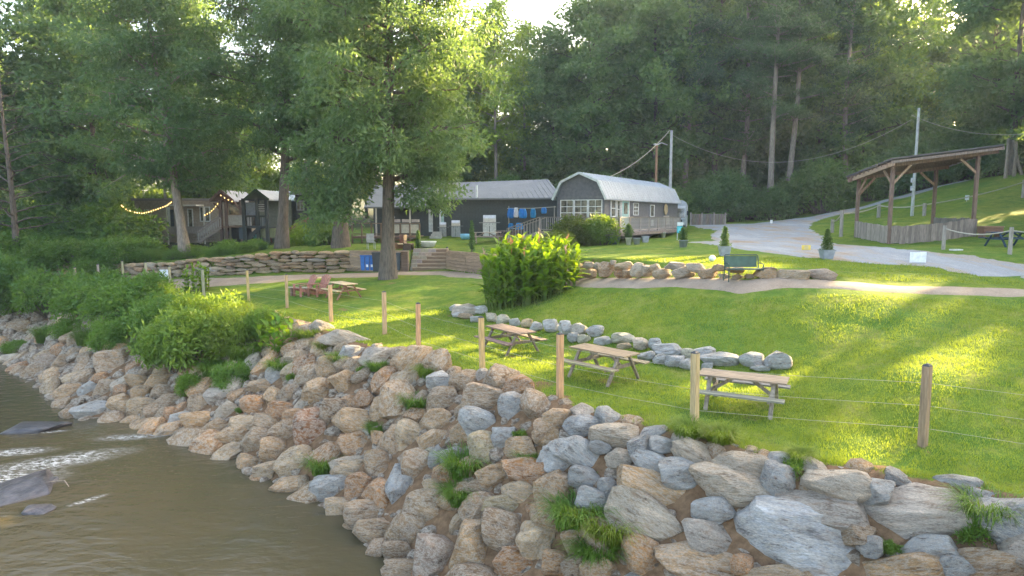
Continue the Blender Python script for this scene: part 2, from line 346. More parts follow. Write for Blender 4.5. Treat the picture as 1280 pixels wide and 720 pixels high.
# irregular dirt: lawn edge, slope below edge, patches at posts, path sides
dirt = np.clip(np.exp(-np.clip(GSE, 0, 9)/.55)*.62, 0, 1)
dirt = np.where(GSE < 0, 1.3, dirt)
dirt = np.where((GSE > 0), dirt+.42*np.exp(-polyd(PATH, GX, GY)**2/1.1), dirt)
for p in fence_pts[:8]: dirt += .75*np.exp(-((GX-p[0])**2+(GY-p[1])**2)/.06)
px_, py_, _ = at(1095, 577, ZF); dirt += 1.1*np.exp(-((GX-px_)**2/.25+(GY-py_)**2/.08))
px_, py_, _ = at(640, 480, ZF); dirt += .55*np.exp(-((GX-px_)**2/2.2+(GY-py_)**2/.3))
dirt += .6*np.exp(-np.abs(GG-.25)/.25)
for (a, b_, z_, r_) in [(640, 446, 3.15, .8), (760, 478, 3.15, .8), (935, 518, 3.15, .8), (425, 375, 3.3, 1.5), (690, 366, 3.9, 1.2), (485, 352, 3.85, 1.0), (425, 385, 3.3, 1.1), (560, 395, 3.3, .7)]:
    px_, py_, _ = at(a, b_, z_); dirt += .5*np.exp(-((GX-px_)**2+(GY-py_)**2)/r_)
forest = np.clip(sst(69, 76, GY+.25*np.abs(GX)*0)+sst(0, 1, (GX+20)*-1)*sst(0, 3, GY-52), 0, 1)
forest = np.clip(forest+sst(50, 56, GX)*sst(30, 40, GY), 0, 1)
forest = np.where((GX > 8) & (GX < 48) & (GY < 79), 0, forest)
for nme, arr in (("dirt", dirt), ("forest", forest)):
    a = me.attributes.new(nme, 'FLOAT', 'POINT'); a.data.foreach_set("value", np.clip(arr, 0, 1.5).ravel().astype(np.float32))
# river
wv = [(-600, -200, 0), (620, -200, 0), (620, 60, 0), (-600, 60, 0)]
river = link("river", npmesh("river", wv, [(0, 1, 2, 3)], "water")); river["kind"] = "structure"

simple("gravel", (.40, .38, .36), .95, .35, 3, bmp=.6)
m, t, b = mat("road"); v = coords(t)
rn = noise_(t, coords(t, "Object", (.9, .28, 1)), .55, 7, .7)
c = ramp(t, rn, [(.34, (.29, .21, .15)), (.43, (.32, .28, .24)), (.52, (.27, .29, .31)), (.66, (.35, .36, .37))])
c = mixc(t, 1.0, c, ramp(t, noise_(t, v, 14, 4, .8), [(.3, (.7, .7, .7)), (.7, (1.2, 1.2, 1.2))]), 'MULTIPLY')
lk(t, c, b.inputs["Base Color"]); b.inputs["Roughness"].default_value = .95; bump(t, noise_(t, v, 20, 4, .8), b, .6, .03)
m, t, b = mat("path"); v = coords(t)
c = ramp(t, noise_(t, v, 1.2, 6, .7), [(.3, (.25, .19, .14)), (.7, (.38, .30, .23))])
c = mixc(t, 1.0, c, ramp(t, noise_(t, v, 20, 4, .8), [(.3, (.75, .75, .75)), (.7, (1.15, 1.15, 1.15))]), 'MULTIPLY')
lk(t, c, b.inputs["Base Color"]); b.inputs["Roughness"].default_value = .95; bump(t, noise_(t, v, 20, 4, .8), b, .5, .02)
def drape(name, mask, mt, off, step=.2, box=(-32, 60, 10, 80)):
    xs = np.arange(box[0], box[1], step); ys = np.arange(box[2], box[3], step); XX, YY = np.meshgrid(xs, ys)
    k = mask(XX, YY); ZZ = Hv(XX, YY)+off
    # sheet sinks at its border so the edge is buried, not floating
    ZZ = Hv(XX, YY)+np.clip(k*.25, -.12, off)
    idv = np.arange(XX.size).reshape(XX.shape); kq = (k > -.45)
    qm = kq[:-1, :-1] & kq[:-1, 1:] & kq[1:, 1:] & kq[1:, :-1]
    Qq = np.stack([idv[:-1, :-1], idv[:-1, 1:], idv[1:, 1:], idv[1:, :-1]], -1)[qm]
    us, inv = np.unique(Qq, return_inverse=True)
    VV = np.stack([XX, YY, ZZ], -1).reshape(-1, 3)[us]
    o = link(name, npmesh(name, VV, inv.reshape(-1, 4), mt, smooth=True)); o["kind"] = "structure"; return o
def wob(x, y, a=.25): return a*(np.sin(x*1.7+np.sin(y*2.1)*1.3)*.5+np.sin(y*3.3+x*.9)*.3+np.sin(x*5.1+y*4.3)*.2)
drape("path", lambda x, y: np.interp(x, [-30, -20, 0, 10, 60], [1.4, 1.5, .6, .48, .5])-polyd(PATH, x, y)+wob(x, y, .1), "path", .05, .15, (-28, 30, 14, 48))
# gravel road: polygon from the picture, spread on the ground
ROAD = [at(1400, 348, 5.2)[:2], at(1280, 356, 5.16)[:2], at(1220, 346, 5.25)[:2], at(1150, 336, 5.4)[:2], at(1040, 325, 5.66)[:2], at(930, 314, 5.75)[:2], at(860, 305, 5.75)[:2], (13.5, 44), (15.2, 50), (18.5, 60), (19, 70.5), (40, 73), (60, 77), (60, 75), (40, 70.5), (31, 66), (27, 60), (23, 50), (21, 44), (19.2, 38.5), at(1100, 312, 5.8)[:2], at(1170, 320, 5.65)[:2], at(1280, 328, 5.6)[:2], at(1400, 330, 5.6)[:2]]
ROAD = np.array(ROAD)
def inpoly(P, x, y):
    c_ = np.zeros(x.shape, bool); n = len(P)
    for i in range(n):
        x0, y0 = P[i]; x1, y1 = P[(i+1) % n]
        cnd = ((y0 > y) != (y1 > y)) & (x < (x1-x0)*(y-y0)/(y1-y0+1e-12)+x0); c_ ^= cnd
    return c_
def rmask(x, y):
    d, _ = sdist(np.r_[ROAD, ROAD[:1]], x, y); d = np.abs(d); return np.where(inpoly(ROAD, x, y), d, -d)+wob(x, y, .3)
drape("road", rmask, "road", .06, .3, (8, 60, 14, 80))
def onroad(x, y): return rmask(np.array([x]), np.array([y]))[0] > -.3

# ------------------------------------------------------------------ vegetation generators
def leaves(C, spread, n, size, droop=.3, aspect=.5, seed=0, out=None):
    """C: cluster centres (k,3), spread (k,3) -> rhombus leaves"""
    r = np.random.default_rng(seed); k = len(C); ci = r.integers(0, k, n)
    d = r.normal(size=(n, 3)); d /= np.linalg.norm(d, axis=1)[:, None]; rad = r.random(n)**.45
    P = C[ci]+d*rad[:, None]*spread[ci]
    a = r.normal(size=(n, 3))*.8+d*.7; a[:, 2] -= droop; a /= np.linalg.norm(a, axis=1)[:, None]
    b_ = np.cross(a, r.normal(size=(n, 3))+np.array([0, 0, .8])); b_ /= np.linalg.norm(b_, axis=1)[:, None]+1e-9
    s = (size*(.6+.8*r.random(n)))[:, None]
    V = np.stack([P, P+a*s*.45+b_*s*aspect*.5, P+a*s, P+a*s*.45-b_*s*aspect*.5], 1).reshape(-1, 3)
    Q = np.arange(n*4).reshape(-1, 4); return V, Q
def crown_mesh(name, C, S, n, size, mt, **kw):
    V, Q = leaves(np.array(C), np.array(S), n, size, **kw); return npmesh(name, V, Q, mt)
def skeleton(h, base_r, crown0, crownr, nlimb, seed, lean=(0, 0), top=.12, rise=.5, clump=1.3, sub=5, sides=8, crown_shape=lambda t: math.sin(math.pi*min(1, .18+.82*t))**.6):
    """returns MB with trunk+limbs and the list of clump centres/spreads"""
    r = random.Random(seed); mb = MB(); C = []; S = []
    tp = []; n = 10
    for i in range(n+1):
        t_ = i/n; tp.append(Vector((lean[0]*t_+.25*math.sin(t_*4+seed)*t_, lean[1]*t_+.25*math.cos(t_*5+seed)*t_, h*t_)))
    rr = [base_r*(1.45 if i == 0 else 1)*(1-(1-top)*(i/n))for i in range(n+1)]
    mb.tube([tp[0]-Vector((0, 0, .4))]+tp, [rr[0]*1.15]+rr, sides)
    def tr(z): k = min(max(z/h*n, 0), n-1e-3); i = int(k); return tp[i].lerp(tp[i+1], k-i)
    for q in range(nlimb):
        t_ = (q+r.random()*.7)/nlimb; z0 = crown0+(h-crown0)*t_*.93; p0 = tr(z0)
        L = crownr*crown_shape(t_)*(.75+.45*r.random()); az = q*2.4+r.random()*1.0
        d = Vector((math.cos(az), math.sin(az), 0)); r0 = base_r*.42*(1-.75*t_)
        pts = [p0]; 
        for i in range(1, 6):
            u = i/5; pts.append(p0+d*L*u+Vector((r.uniform(-.3, .3), r.uniform(-.3, .3), L*(rise*u-.35*rise*u*u)+r.uniform(-.15, .15))))
        mb.tube(pts, [max(.02, r0*(1-.85*i/5)) for i in range(6)], 5, False)
        for i in range(sub):
            u = .3+.75*(i+r.random()*.6)/sub; k = min(u, .999)*5; a_ = pts[int(k)].lerp(pts[int(k)+1], k-int(k))
            o = Vector((r.gauss(0, 1), r.gauss(0, 1), r.gauss(0, .55)))*clump*.75; cpt = a_+o
            mb.tube([a_, cpt], [r0*.25+.01, .01], 3, False)
            C.append(tuple(cpt)); q_ = clump*r.uniform(.65, 1.2); S.append((q_, q_, q_*.55))
    for i in range(6): 
        p = tr(h)+Vector((r.gauss(0, .8), r.gauss(0, .8), r.uniform(-1.5, .6)))*clump*.7; C.append(tuple(p)); S.append((clump*.9,)*3)
    return mb, C, S
# corridors cut through sunward crowns and limbs to throw chosen sun patches on the lawn
SHAFTS = []
def gap(px, py, r, dz=0.0):
    p = hit(px, py); SHAFTS.append((p[0], p[1], p[2]+dz, r*1.45))
for g_ in [(1020, 389, .6), (1050, 393, .7), (1085, 397, .7), (1120, 404, .6), (1180, 448, .7), (1200, 457, .8), (1222, 470, .85), (1240, 482, .8), (1262, 498, .7), (1035, 391, .7), (1068, 395, .8), (1100, 401, .8), (1135, 408, .6), (780, 360, .9), (815, 364, .9), (860, 370, .8), (770, 360, .8), (800, 362, .9), (840, 366, .8), (880, 372, .7), (740, 322, .6), (790, 322, .6),
           (600, 355, .8), (575, 353, .7), (430, 402, .6), (450, 397, .6), (470, 388, .5), (412, 408, .5), (520, 395, .7), (535, 408, .7), (525, 422, .6), (310, 362, 1.0), (335, 355, 1.0), (355, 352, .8), (930, 562, .3), (560, 440, .4),
           (540, 300, 1.0), (560, 297, 1.0), (440, 410, .5)]: gap(*g_)
for px, py, r, Y in [(620, 300, .8, 28), (645, 295, .9, 28), (670, 297, .9, 28), (700, 300, .9, 28), (725, 315, .8, 28), (640, 320, .7, 27), (690, 325, .7, 27), (430, 357, .6, 30), (260, 350, .7, 34), (250, 392, 1.0, 28), (290, 385, 1.0, 29), (230, 420, .6, 26)]:
    q = atY(px, py, Y); SHAFTS.append((*q, r*1.3))
# openings cut to let the sun reach the trees glowing behind the lodges and at the top right
for px, py, r, Y in [(1160, 150, 3.2, 118), (1165, 100, 3.2, 118), (1130, 30, 3.0, 98), (1060, 25, 3.0, 90), (600, 90, 2.6, 90), (655, 75, 2.6, 92), (585, 130, 2.4, 90), (60, 315, 2.5, 84), (100, 285, 2.5, 84), (190, 245, 3.0, 86), (260, 235, 3.0, 84), (310, 235, 2.5, 86), (20, 290, 2.5, 84), (380, 235, 2.4, 84), (740, 25, 2.4, 88)]:
    SHAFTS.append((*atY(px, py, Y), r))
SH = np.array(SHAFTS); SD = np.array(SDIR)
def cull(P):
    k = np.ones(len(P), bool)
    for x, y, z, r in SH:
        v = P-np.array([x, y, z]); t_ = v@SD; d2 = (v*v).sum(1)-t_*t_; rr = r*(1+.25*np.sin(P[:, 2]*3)); k &= ~((d2 < rr*rr) & (t_ > max(2, r*1.2)))
    return k
PROTO = {}; PM = {'oakA': 'leaf', 'oakB': 'leaf', 'poplar': 'leaf', 'sparse': 'leaf', 'pineA': 'needle', 'pineB': 'needle', 'shade': 'leaf'}
def proto_tree(key, mt, bark, n, size, aspect=.55, droop=.3, **kw):
    mb, C, S = skeleton(**kw); PROTO[key] = (mb.mesh("trunk", bark, True), crown_mesh("crown", C, S, n, size, mt, seed=kw['seed'], aspect=aspect, droop=droop))
proto_tree('oakA', "leaf", "bark", 21000, .47, h=27, base_r=.38, crown0=5, crownr=5.2, nlimb=34, seed=1, clump=1.7)
proto_tree('oakB', "leaf", "bark", 20000, .47, h=25, base_r=.33, crown0=3.5, crownr=4.6, nlimb=36, seed=2, clump=1.6)
proto_tree('poplar', "leaf", "bark_pale", 18000, .46, h=31, base_r=.34, crown0=9, crownr=4.2, nlimb=32, seed=3, clump=1.6)
proto_tree('sparse', "leaf", "bark_pale", 9000, .44, h=27, base_r=.28, crown0=9, crownr=4.4, nlimb=22, seed=4, clump=1.3)
# white pine: long level boughs in tiers
def pine(key, seed, h, r0, c0, cr, n):
    r = random.Random(seed); mb = MB(); C = []; S = []
    tp = [Vector((.25*math.sin(i*.7+seed), .2*math.cos(i*.6), h*i/10)) for i in range(11)]
    mb.tube([tp[0]-Vector((0, 0, .4))]+tp, [r0*1.3]+[r0*(1-.9*i/10) for i in range(11)], 8)
    z = c0
    while z < h:
        t_ = (z-c0)/(h-c0); L0 = cr*(1-t_**1.6)*(.55+.45*min(1, t_*4))+.5
        for k in range(5):
            if r.random() < .25: continue
            az = r.random()*6.28; L = L0*r.uniform(.6, 1.15); d = Vector((math.cos(az), math.sin(az), 0)); kk = z/h*10; p0 = tp[min(int(kk), 10)].lerp(tp[min(int(kk)+1, 10)], kk-int(kk))
            p1 = p0+d*L*.6+Vector((0, 0, .1*L)); p2 = p0+d*L+Vector((0, 0, .22*L))
            mb.tube([p0, p1, p2], [r0*.22, r0*.12, .015], 4, False)
            m_ = max(3, int(L/.8))
            for i in range(m_):
                u = .35+.7*i/m_; q = p0.lerp(p2, u)+Vector((r.gauss(0, .45), r.gauss(0, .45), r.gauss(.1, .12))); C.append(tuple(q)); S.append((.95, .95, .3))
        z += r.uniform(.7, 1.3)
    PROTO[key] = (mb.mesh("trunk", "bark_pale", True), crown_mesh("crown", C, S, n, .36, "needle", seed=seed, aspect=.28, droop=-.1))
pine('pineA', 11, 30, .36, 10, 4.6, 24000); pine('pineB', 12, 28, .32, 6, 4.2, 22000)
def bush_mesh(key, seed, rad, hgt, k, n, size, mt="bush_leaf", aspect=.4, droop=.1, stem=True):
    r = random.Random(seed); C = []; S = []; mb = MB()
    for i in range(k):
        a = r.random()*6.28; q = rad*math.sqrt(r.random())*.8; z = hgt*(.2+.65*r.random())*(1-.4*(q/rad)**2); C.append((q*math.cos(a), q*math.sin(a), z)); s_ = rad*r.uniform(.25, .42); S.append((s_, s_, s_*.9))
        mb.tube([(q*.3*math.cos(a), q*.3*math.sin(a), -.1), (q*math.cos(a), q*math.sin(a), z)], [.03*rad, .008], 4, False)
    PROTO[key] = (mb.mesh("stem", "bark"), crown_mesh("foliage", C, S, n, size, mt, seed=seed, aspect=aspect, droop=droop))
bush_mesh('under', 21, 3.2, 6.0, 40, 9000, .38, "leaf", .5)
bush_mesh('under2', 22, 2.6, 4.0, 34, 7000, .34, "leaf", .5)
bush_mesh('bushA', 23, 1.5, 1.9, 40, 9000, .16); bush_mesh('bushB', 24, 1.2, 1.3, 34, 8000, .15, aspect=.3)
bush_mesh('weeds', 25, .7, .9, 18, 2400, .16, aspect=.25, droop=-.4)
def tuft_mesh(key, seed, n, hgt, rad, droop):
    r = np.random.default_rng(seed); a = r.uniform(0, 6.28, n); q = rad*np.sqrt(r.random(n)); b0 = np.stack([q*np.cos(a), q*np.sin(a), np.full(n, -.05)], 1); h = hgt*r.uniform(.5, 1.1, n); out = r.uniform(.2, 1.0, n)*h*droop
    a2 = a+r.normal(0, .8, n); d = np.stack([np.cos(a2), np.sin(a2), np.zeros(n)], 1); w_ = .008*np.stack([-np.sin(a2), np.cos(a2), np.zeros(n)], 1); V = []; 
    P = [b0, b0+d*(out*.25)[:, None]+np.array([0, 0, 1])*(h*.6)[:, None], b0+d*(out*.7)[:, None]+np.array([0, 0, 1])*(h*.85)[:, None], b0+d*(out*1.25)[:, None]+np.array([0, 0, 1])*(h*(1-.5*droop*r.random(n)))[:, None]]
    W_ = [1, 1.2, .9, .15]; V = np.stack([p+s_*w_*k for p, k in zip(P, W_) for s_ in (-1, 1)], 1).reshape(-1, 3); base = (np.arange(n)*8)[:, None]
    Q = np.concatenate([base+np.array([2*i, 2*i+1, 2*i+3, 2*i+2]) for i in range(3)]); PROTO[key] = (MB().tube([(0, 0, -.1), (0, 0, .1)], [.02, .005], 4).mesh("root", "bark"), npmesh("blades", V, Q, "bush_leaf"))
tuft_mesh('tuft', 27, 700, .75, .42, 1.0)
TR = [0]
def place(key, x, y, s=1, rz=None, name="tree", label="", cat="tree", group=None, color=(1, 1, 1), z=None, sz=None, sun_side=False):
    tr_, cr_ = PROTO[key]; rz = rz if rz is not None else random.random()*6.28
    zz = H(x, y)-.05 if z is None else z
    o = empty(name, (x, y, zz), rz, label, cat, group); o.scale = (s, s, s*(sz or 1))
    if sun_side:
        co = np.empty(len(cr_.vertices)*3, np.float32); cr_.vertices.foreach_get("co", co); co = co.reshape(-1, 4, 3).astype(float)
        c_, s_ = math.cos(rz), math.sin(rz); m_ = co.mean(1)*s; m_[:, 2] *= (sz or 1); W_ = np.stack([m_[:, 0]*c_-m_[:, 1]*s_+x, m_[:, 0]*s_+m_[:, 1]*c_+y, m_[:, 2]+zz], 1); k = cull(W_)
        if (~k).sum() > .025*len(k): v_ = co[k].reshape(-1, 3); cr_ = npmesh("crown", v_, np.arange(len(v_)).reshape(-1, 4), PM[key])
        co = np.empty(len(tr_.vertices)*3, np.float32); tr_.vertices.foreach_get("co", co); co = co.reshape(-1, 3).astype(float)
        m_ = co*s; m_[:, 2] *= (sz or 1); W_ = np.stack([m_[:, 0]*c_-m_[:, 1]*s_+x, m_[:, 0]*s_+m_[:, 1]*c_+y, m_[:, 2]+zz], 1); kv = ~cull(W_)
        rad = np.hypot(co[:, 0], co[:, 1]); kv &= rad > .9
        if kv.sum() > 6:
            tr_ = tr_.copy(); bm = bmesh.new(); bm.from_mesh(tr_); bm.verts.ensure_lookup_table(); bmesh.ops.delete(bm, geom=[bm.verts[int(i)] for i in np.nonzero(kv)[0]], context='VERTS'); bm.to_mesh(tr_); bm.free()
    a = link(tr_.name, tr_, o); b_ = link(cr_.name, cr_, o, color=color); return o
def pxX(px, Y): return (px-640)/F*Y*1.0

# forest right and behind
def col_(k): return k
DK = (.95, 1.05, 1.08); MD = (1.15, 1.15, 1.08); SUNGLOW = (2.3, 1.9, .6); BL = (.9, 1.05, 1.2)  # the yellow multiplier puts sun glow into the leaf colour
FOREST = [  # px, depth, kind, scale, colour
 (545, 86, 'oakB', .95, MD), (585, 90, 'oakB', .9, SUNGLOW), (620, 84, 'sparse', .95, SUNGLOW), (655, 92, 'sparse', .98, SUNGLOW), (690, 85, 'oakB', .93, MD), (735, 83, 'oakA', 1.05, MD), (775, 88, 'poplar', 1.05, MD),
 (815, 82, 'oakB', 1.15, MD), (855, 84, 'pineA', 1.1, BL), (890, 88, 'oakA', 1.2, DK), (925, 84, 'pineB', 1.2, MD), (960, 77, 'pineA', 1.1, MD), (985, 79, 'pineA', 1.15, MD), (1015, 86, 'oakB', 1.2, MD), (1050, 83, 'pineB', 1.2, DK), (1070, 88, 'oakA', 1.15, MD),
 (1105, 98, 'poplar', 1.0, SUNGLOW), (1060, 96, 'oakB', 1.15, SUNGLOW), (1135, 106, 'oakB', 1.0, SUNGLOW), (1160, 112, 'oakA', .95, SUNGLOW), (590, 97, 'oakB', .93, SUNGLOW), (1224, 76, 'oakB', 1.05, BL), (1255, 68, 'oakA', 1.0, BL), (1290, 72, 'pineA', 1.1, BL), (1330, 66, 'oakB', 1.1, DK),
 (560, 104, 'oakA', .9, DK), (610, 108, 'sparse', 1.0, MD), (650, 103, 'oakB', .95, DK), (700, 108, 'oakA', .95, DK), (750, 102, 'oakB', 1.2, DK), (800, 106, 'oakA', 1.25, DK), (850, 104, 'oakB', 1.3, DK), (905, 108, 'oakA', 1.3, DK), (945, 103, 'oakB', 1.3, DK), (1000, 106, 'oakA', 1.3, DK), (1045, 103, 'oakA', 1.25, DK), (1228, 105, 'oakB', 1.2, DK), (1205, 96, 'poplar', .9, MD), (1150, 118, 'sparse', 1.1, SUNGLOW), (1240, 98, 'oakA', 1.2, DK), (1290, 95, 'oakB', 1.2, DK),
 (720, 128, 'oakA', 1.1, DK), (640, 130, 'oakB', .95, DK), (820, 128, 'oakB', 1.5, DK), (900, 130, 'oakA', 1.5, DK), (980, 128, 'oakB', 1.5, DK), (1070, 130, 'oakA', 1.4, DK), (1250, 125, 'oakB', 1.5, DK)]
USED = {}
LM = [(150, 'far left above the low stone wall'), (250, 'behind the string lights'), (330, 'behind the two porches'), (420, 'behind the dark cabin'), (520, 'behind the biggest tree trunk'), (575, 'above the teal door of the black building'), (625, 'above the vent pipe of the black roof'), (665, 'above the middle of the black roof'), (700, 'above the right end of the black roof'), (740, 'above the grey cabin gable'),
      (785, 'above the middle of the barn roof'), (830, 'above the shorter brown pole'), (870, 'just right of the tall grey pole'), (905, 'above the board fence'), (945, 'above the spiral evergreen'), (985, 'above the yellow road sign'), (1035, 'above the cone evergreen'), (1080, 'above the left edge of the pavilion'), (1120, 'above the pavilion roof left half'), (1165, 'above the pavilion middle'),
      (1215, 'above the pavilion right half'), (1262, 'above the blue picnic table'), (1400, 'at the right edge of the picture')]
def where(px):
    for a, b_ in LM:
        if px < a: return b_
    return 'beyond the right edge of the picture'
def uniq(base, px, extra=''):
    lb = base+' '+where(px)+(' '+extra if extra else ''); k = USED.get(lb, 0); USED[lb] = k+1
    w_ = lb.split(); lb2 = lb if not k else ['nearer ', 'taller ', 'leftmost ', 'broader ', 'paler ', 'farther '][min(k-1, 5)]+lb
    return ' '.join(lb2.split()[:16])
ADJ = {'oakA': 'full round crowned', 'oakB': 'tall dense crowned', 'poplar': 'tall narrow', 'sparse': 'thin airy', 'pineA': 'tall bare trunked', 'pineB': 'level boughed'}
KN = {'oakA': 'broadleaf_tree', 'oakB': 'broadleaf_tree', 'poplar': 'broadleaf_tree', 'sparse': 'thin_tree', 'pineA': 'pine_tree', 'pineB': 'pine_tree'}
KL = {'oakA': 'tall dense broadleaf tree standing in the forest behind the buildings', 'oakB': 'tall dense broadleaf tree standing in the forest behind the buildings', 'poplar': 'very tall narrow broadleaf tree in the forest behind the buildings', 'sparse': 'thin yellow green tree with sky showing through, in the forest edge', 'pineA': 'tall pine with pale bare trunk and level boughs in the forest', 'pineB': 'tall pine with pale bare trunk and level boughs in the forest'}
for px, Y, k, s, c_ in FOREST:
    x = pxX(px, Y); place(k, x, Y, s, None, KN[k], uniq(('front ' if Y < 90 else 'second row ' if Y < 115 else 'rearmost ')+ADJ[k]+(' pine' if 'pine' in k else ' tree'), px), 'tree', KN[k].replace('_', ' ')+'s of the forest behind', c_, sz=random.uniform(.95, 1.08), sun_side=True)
# understory along the far road
for i, px in enumerate(range(545, 1330, 30)):
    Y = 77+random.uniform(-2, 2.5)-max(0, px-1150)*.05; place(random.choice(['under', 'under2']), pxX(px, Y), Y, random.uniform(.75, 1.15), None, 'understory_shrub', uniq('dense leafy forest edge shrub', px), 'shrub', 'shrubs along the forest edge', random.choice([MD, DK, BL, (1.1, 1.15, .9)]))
for i in range(26):
    px = 700+i*26; Y = random.choice([88, 94, 99])+random.uniform(-2, 2); place(random.choice(['under', 'under2']), pxX(px, Y), Y, random.uniform(1.3, 1.8), None, 'understory_shrub', uniq('dark leafy shrub deep among the trunks', px), 'shrub', 'shrubs deep in the forest', DK)
for i, px in enumerate(range(-30, 420, 38)):
    Y = random.uniform(80, 92); place('under', pxX(px, Y), Y, random.uniform(.9, 1.5), None, 'sunlit_shrub', uniq('yellow green backlit shrub', px, 'far back'), 'shrub', 'backlit shrubs behind the lodges', SUNGLOW)
# left woods
LEFT = [(-62, 60, 'oakA', .95, DK), (-52, 62, 'oakB', .9, BL), (-46, 56, 'oakA', .85, BL), (-40, 60, 'oakB', .95, DK), (-35, 56, 'oakA', .8, DK), (-58, 74, 'oakB', .9, DK), (-31, 66, 'oakB', .9, MD), (-55, 52, 'oakB', .8, DK), (-48, 49, 'oakB', .72, BL),
        (-26, 84, 'sparse', .8, SUNGLOW), (-34, 86, 'oakA', .75, SUNGLOW), (-44, 84, 'sparse', .85, SUNGLOW), (-18, 88, 'sparse', .8, SUNGLOW), (-52, 86, 'oakB', .75, SUNGLOW), (-9, 84, 'oakB', .85, MD), (-13, 92, 'oakA', .9, DK), (-62, 90, 'sparse', .85, SUNGLOW), (-39, 96, 'oakA', .7, SUNGLOW), (-70, 96, 'oakA', .8, SUNGLOW), (-22, 100, 'oakB', .75, SUNGLOW)]
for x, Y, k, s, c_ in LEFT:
    yl = c_ == SUNGLOW
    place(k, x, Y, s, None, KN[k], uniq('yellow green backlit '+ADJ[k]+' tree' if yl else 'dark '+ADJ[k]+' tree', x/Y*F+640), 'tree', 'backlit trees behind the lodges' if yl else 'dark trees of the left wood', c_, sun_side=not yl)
# unseen trees added right of the frame, in rows that shade the lawn
proto_tree('shade', "leaf", "bark", 11000, .75, h=26, base_r=.4, crown0=1.5, crownr=5.4, nlimb=34, seed=9, clump=1.9)
ni = 0
for row_, (d0, n_) in enumerate(((36, 10), (44, 12), (52, 13), (60, 13), (68, 12))):
    for i in range(n_):
        # rows across the sun's direction
        c = np.array([8.0, 20.0])+SD[:2]/np.linalg.norm(SD[:2])*d0+np.array([SD[1], -SD[0]])/np.linalg.norm(SD[:2])*((i-n_/2)*6.0+row_*2.3)
        x, y = c+np.array([random.uniform(-1, 1), random.uniform(-1, 1)])
        if y > 0 and x/y*F+640 < 1345+5.5/math.hypot(x, y)*F: continue
        if y < -25: continue
        place('shade', x, y, random.uniform(.8, 1.0), None, 'broadleaf_tree', 'unseen broadleaf tree added beyond the right edge to shade the lawn', 'tree', 'unseen trees added to shade the lawn', DK, sun_side=True); ni += 1

q_ = atY(22, 330, 49); o = empty("bare_tree", (q_[0], q_[1], H(q_[0], q_[1])), 1.0, "leafless grey twiggy tree at the far left edge of the wood", "tree"); o.scale = (.8, .8, .62); link("trunk", PROTO['oakB'][0], o)
# three big trees by the buildings, each with its own crown
def bigtree(px, py, z, h, r0, c0, cr, nl, seed, lean, n, size, label, clump=1.35, colr=(1, 1, 1), extra=None, rise=.35, Y=None):
    x, y, _ = at(px, py, z) if Y is None else atY(px, py, Y)
    mb, C, S = skeleton(h=h, base_r=r0, crown0=c0, crownr=cr, nlimb=nl, seed=seed, lean=lean, clump=clump, sub=7, rise=rise, sides=12)
    if extra:
        for (ex, ey, ez, es) in extra: C.append((ex, ey, ez)); S.append((es, es, es*.7))
    o = empty("broadleaf_tree", (x, y, H(x, y)-.05), 0, label, "tree"); mb.build("trunk", "bark_pale" if seed == 33 else "bark", o, True)
    V_, Q_ = leaves(np.array(C), np.array(S), n, size, droop=.45, aspect=.34, seed=seed); k = cull(V_.reshape(-1, 4, 3).mean(1)+np.array(o.location)); V_ = V_.reshape(-1, 4, 3)[k].reshape(-1, 3)
    link("crown", npmesh("crown", V_, np.arange(len(V_)).reshape(-1, 4), "leaf_near"), o, color=colr); return o
bigtree(485, 348, 3.85, 25, .42, 6.0, 5.3, 46, 31, (.4, .5), 95000, .31, "large broadleaf tree with a stout trunk beside the path and blue bins", extra=[(random.uniform(-5.4, -1.0), random.uniform(-2, 1), random.uniform(3.6, 7.0), 1.1) for _ in range(16)]+[(random.uniform(1.0, 3.9), random.uniform(-2, 1.5), random.uniform(4.9, 7.4), 1.1) for _ in range(13)]+[(-3.5, -1, 4.4, 1.2), (-2.8, -1.6, 3.7, 1.0), (-4.3, 0, 3.6, 1.0), (-3, .5, 5.2, 1.4), (-4.6, -.5, 5.5, 1.3), (-3.9, -1, 2.9, .8), (2.4, -1, 4.8, 1.0), (3.3, -.5, 4.4, .8)], colr=(1.08, 1.08, 1.0))
bigtree(352, 305, 4.9, 23, .42, 6.6, 5.4, 40, 32, (1.5, 0), 52000, .33, "broadleaf tree with tall bare trunk in front of the lodge porch", colr=(.92, .98, .85), Y=50)
bigtree(232, 322, 4.6, 22, .36, 5.2, 5.4, 40, 33, (-2.5, 1), 58000, .32, "slender tree with a pale trunk leaning left before the tan lodge", colr=(.85, .95, .9), Y=49)
bigtree(426, 309, 4.9, 20, .5, 7.2, 4.3, 30, 34, (.4, 0), 40000, .32, "broadleaf tree with short thick trunk behind the dry stone wall", colr=(.95, 1, 1), Y=47)

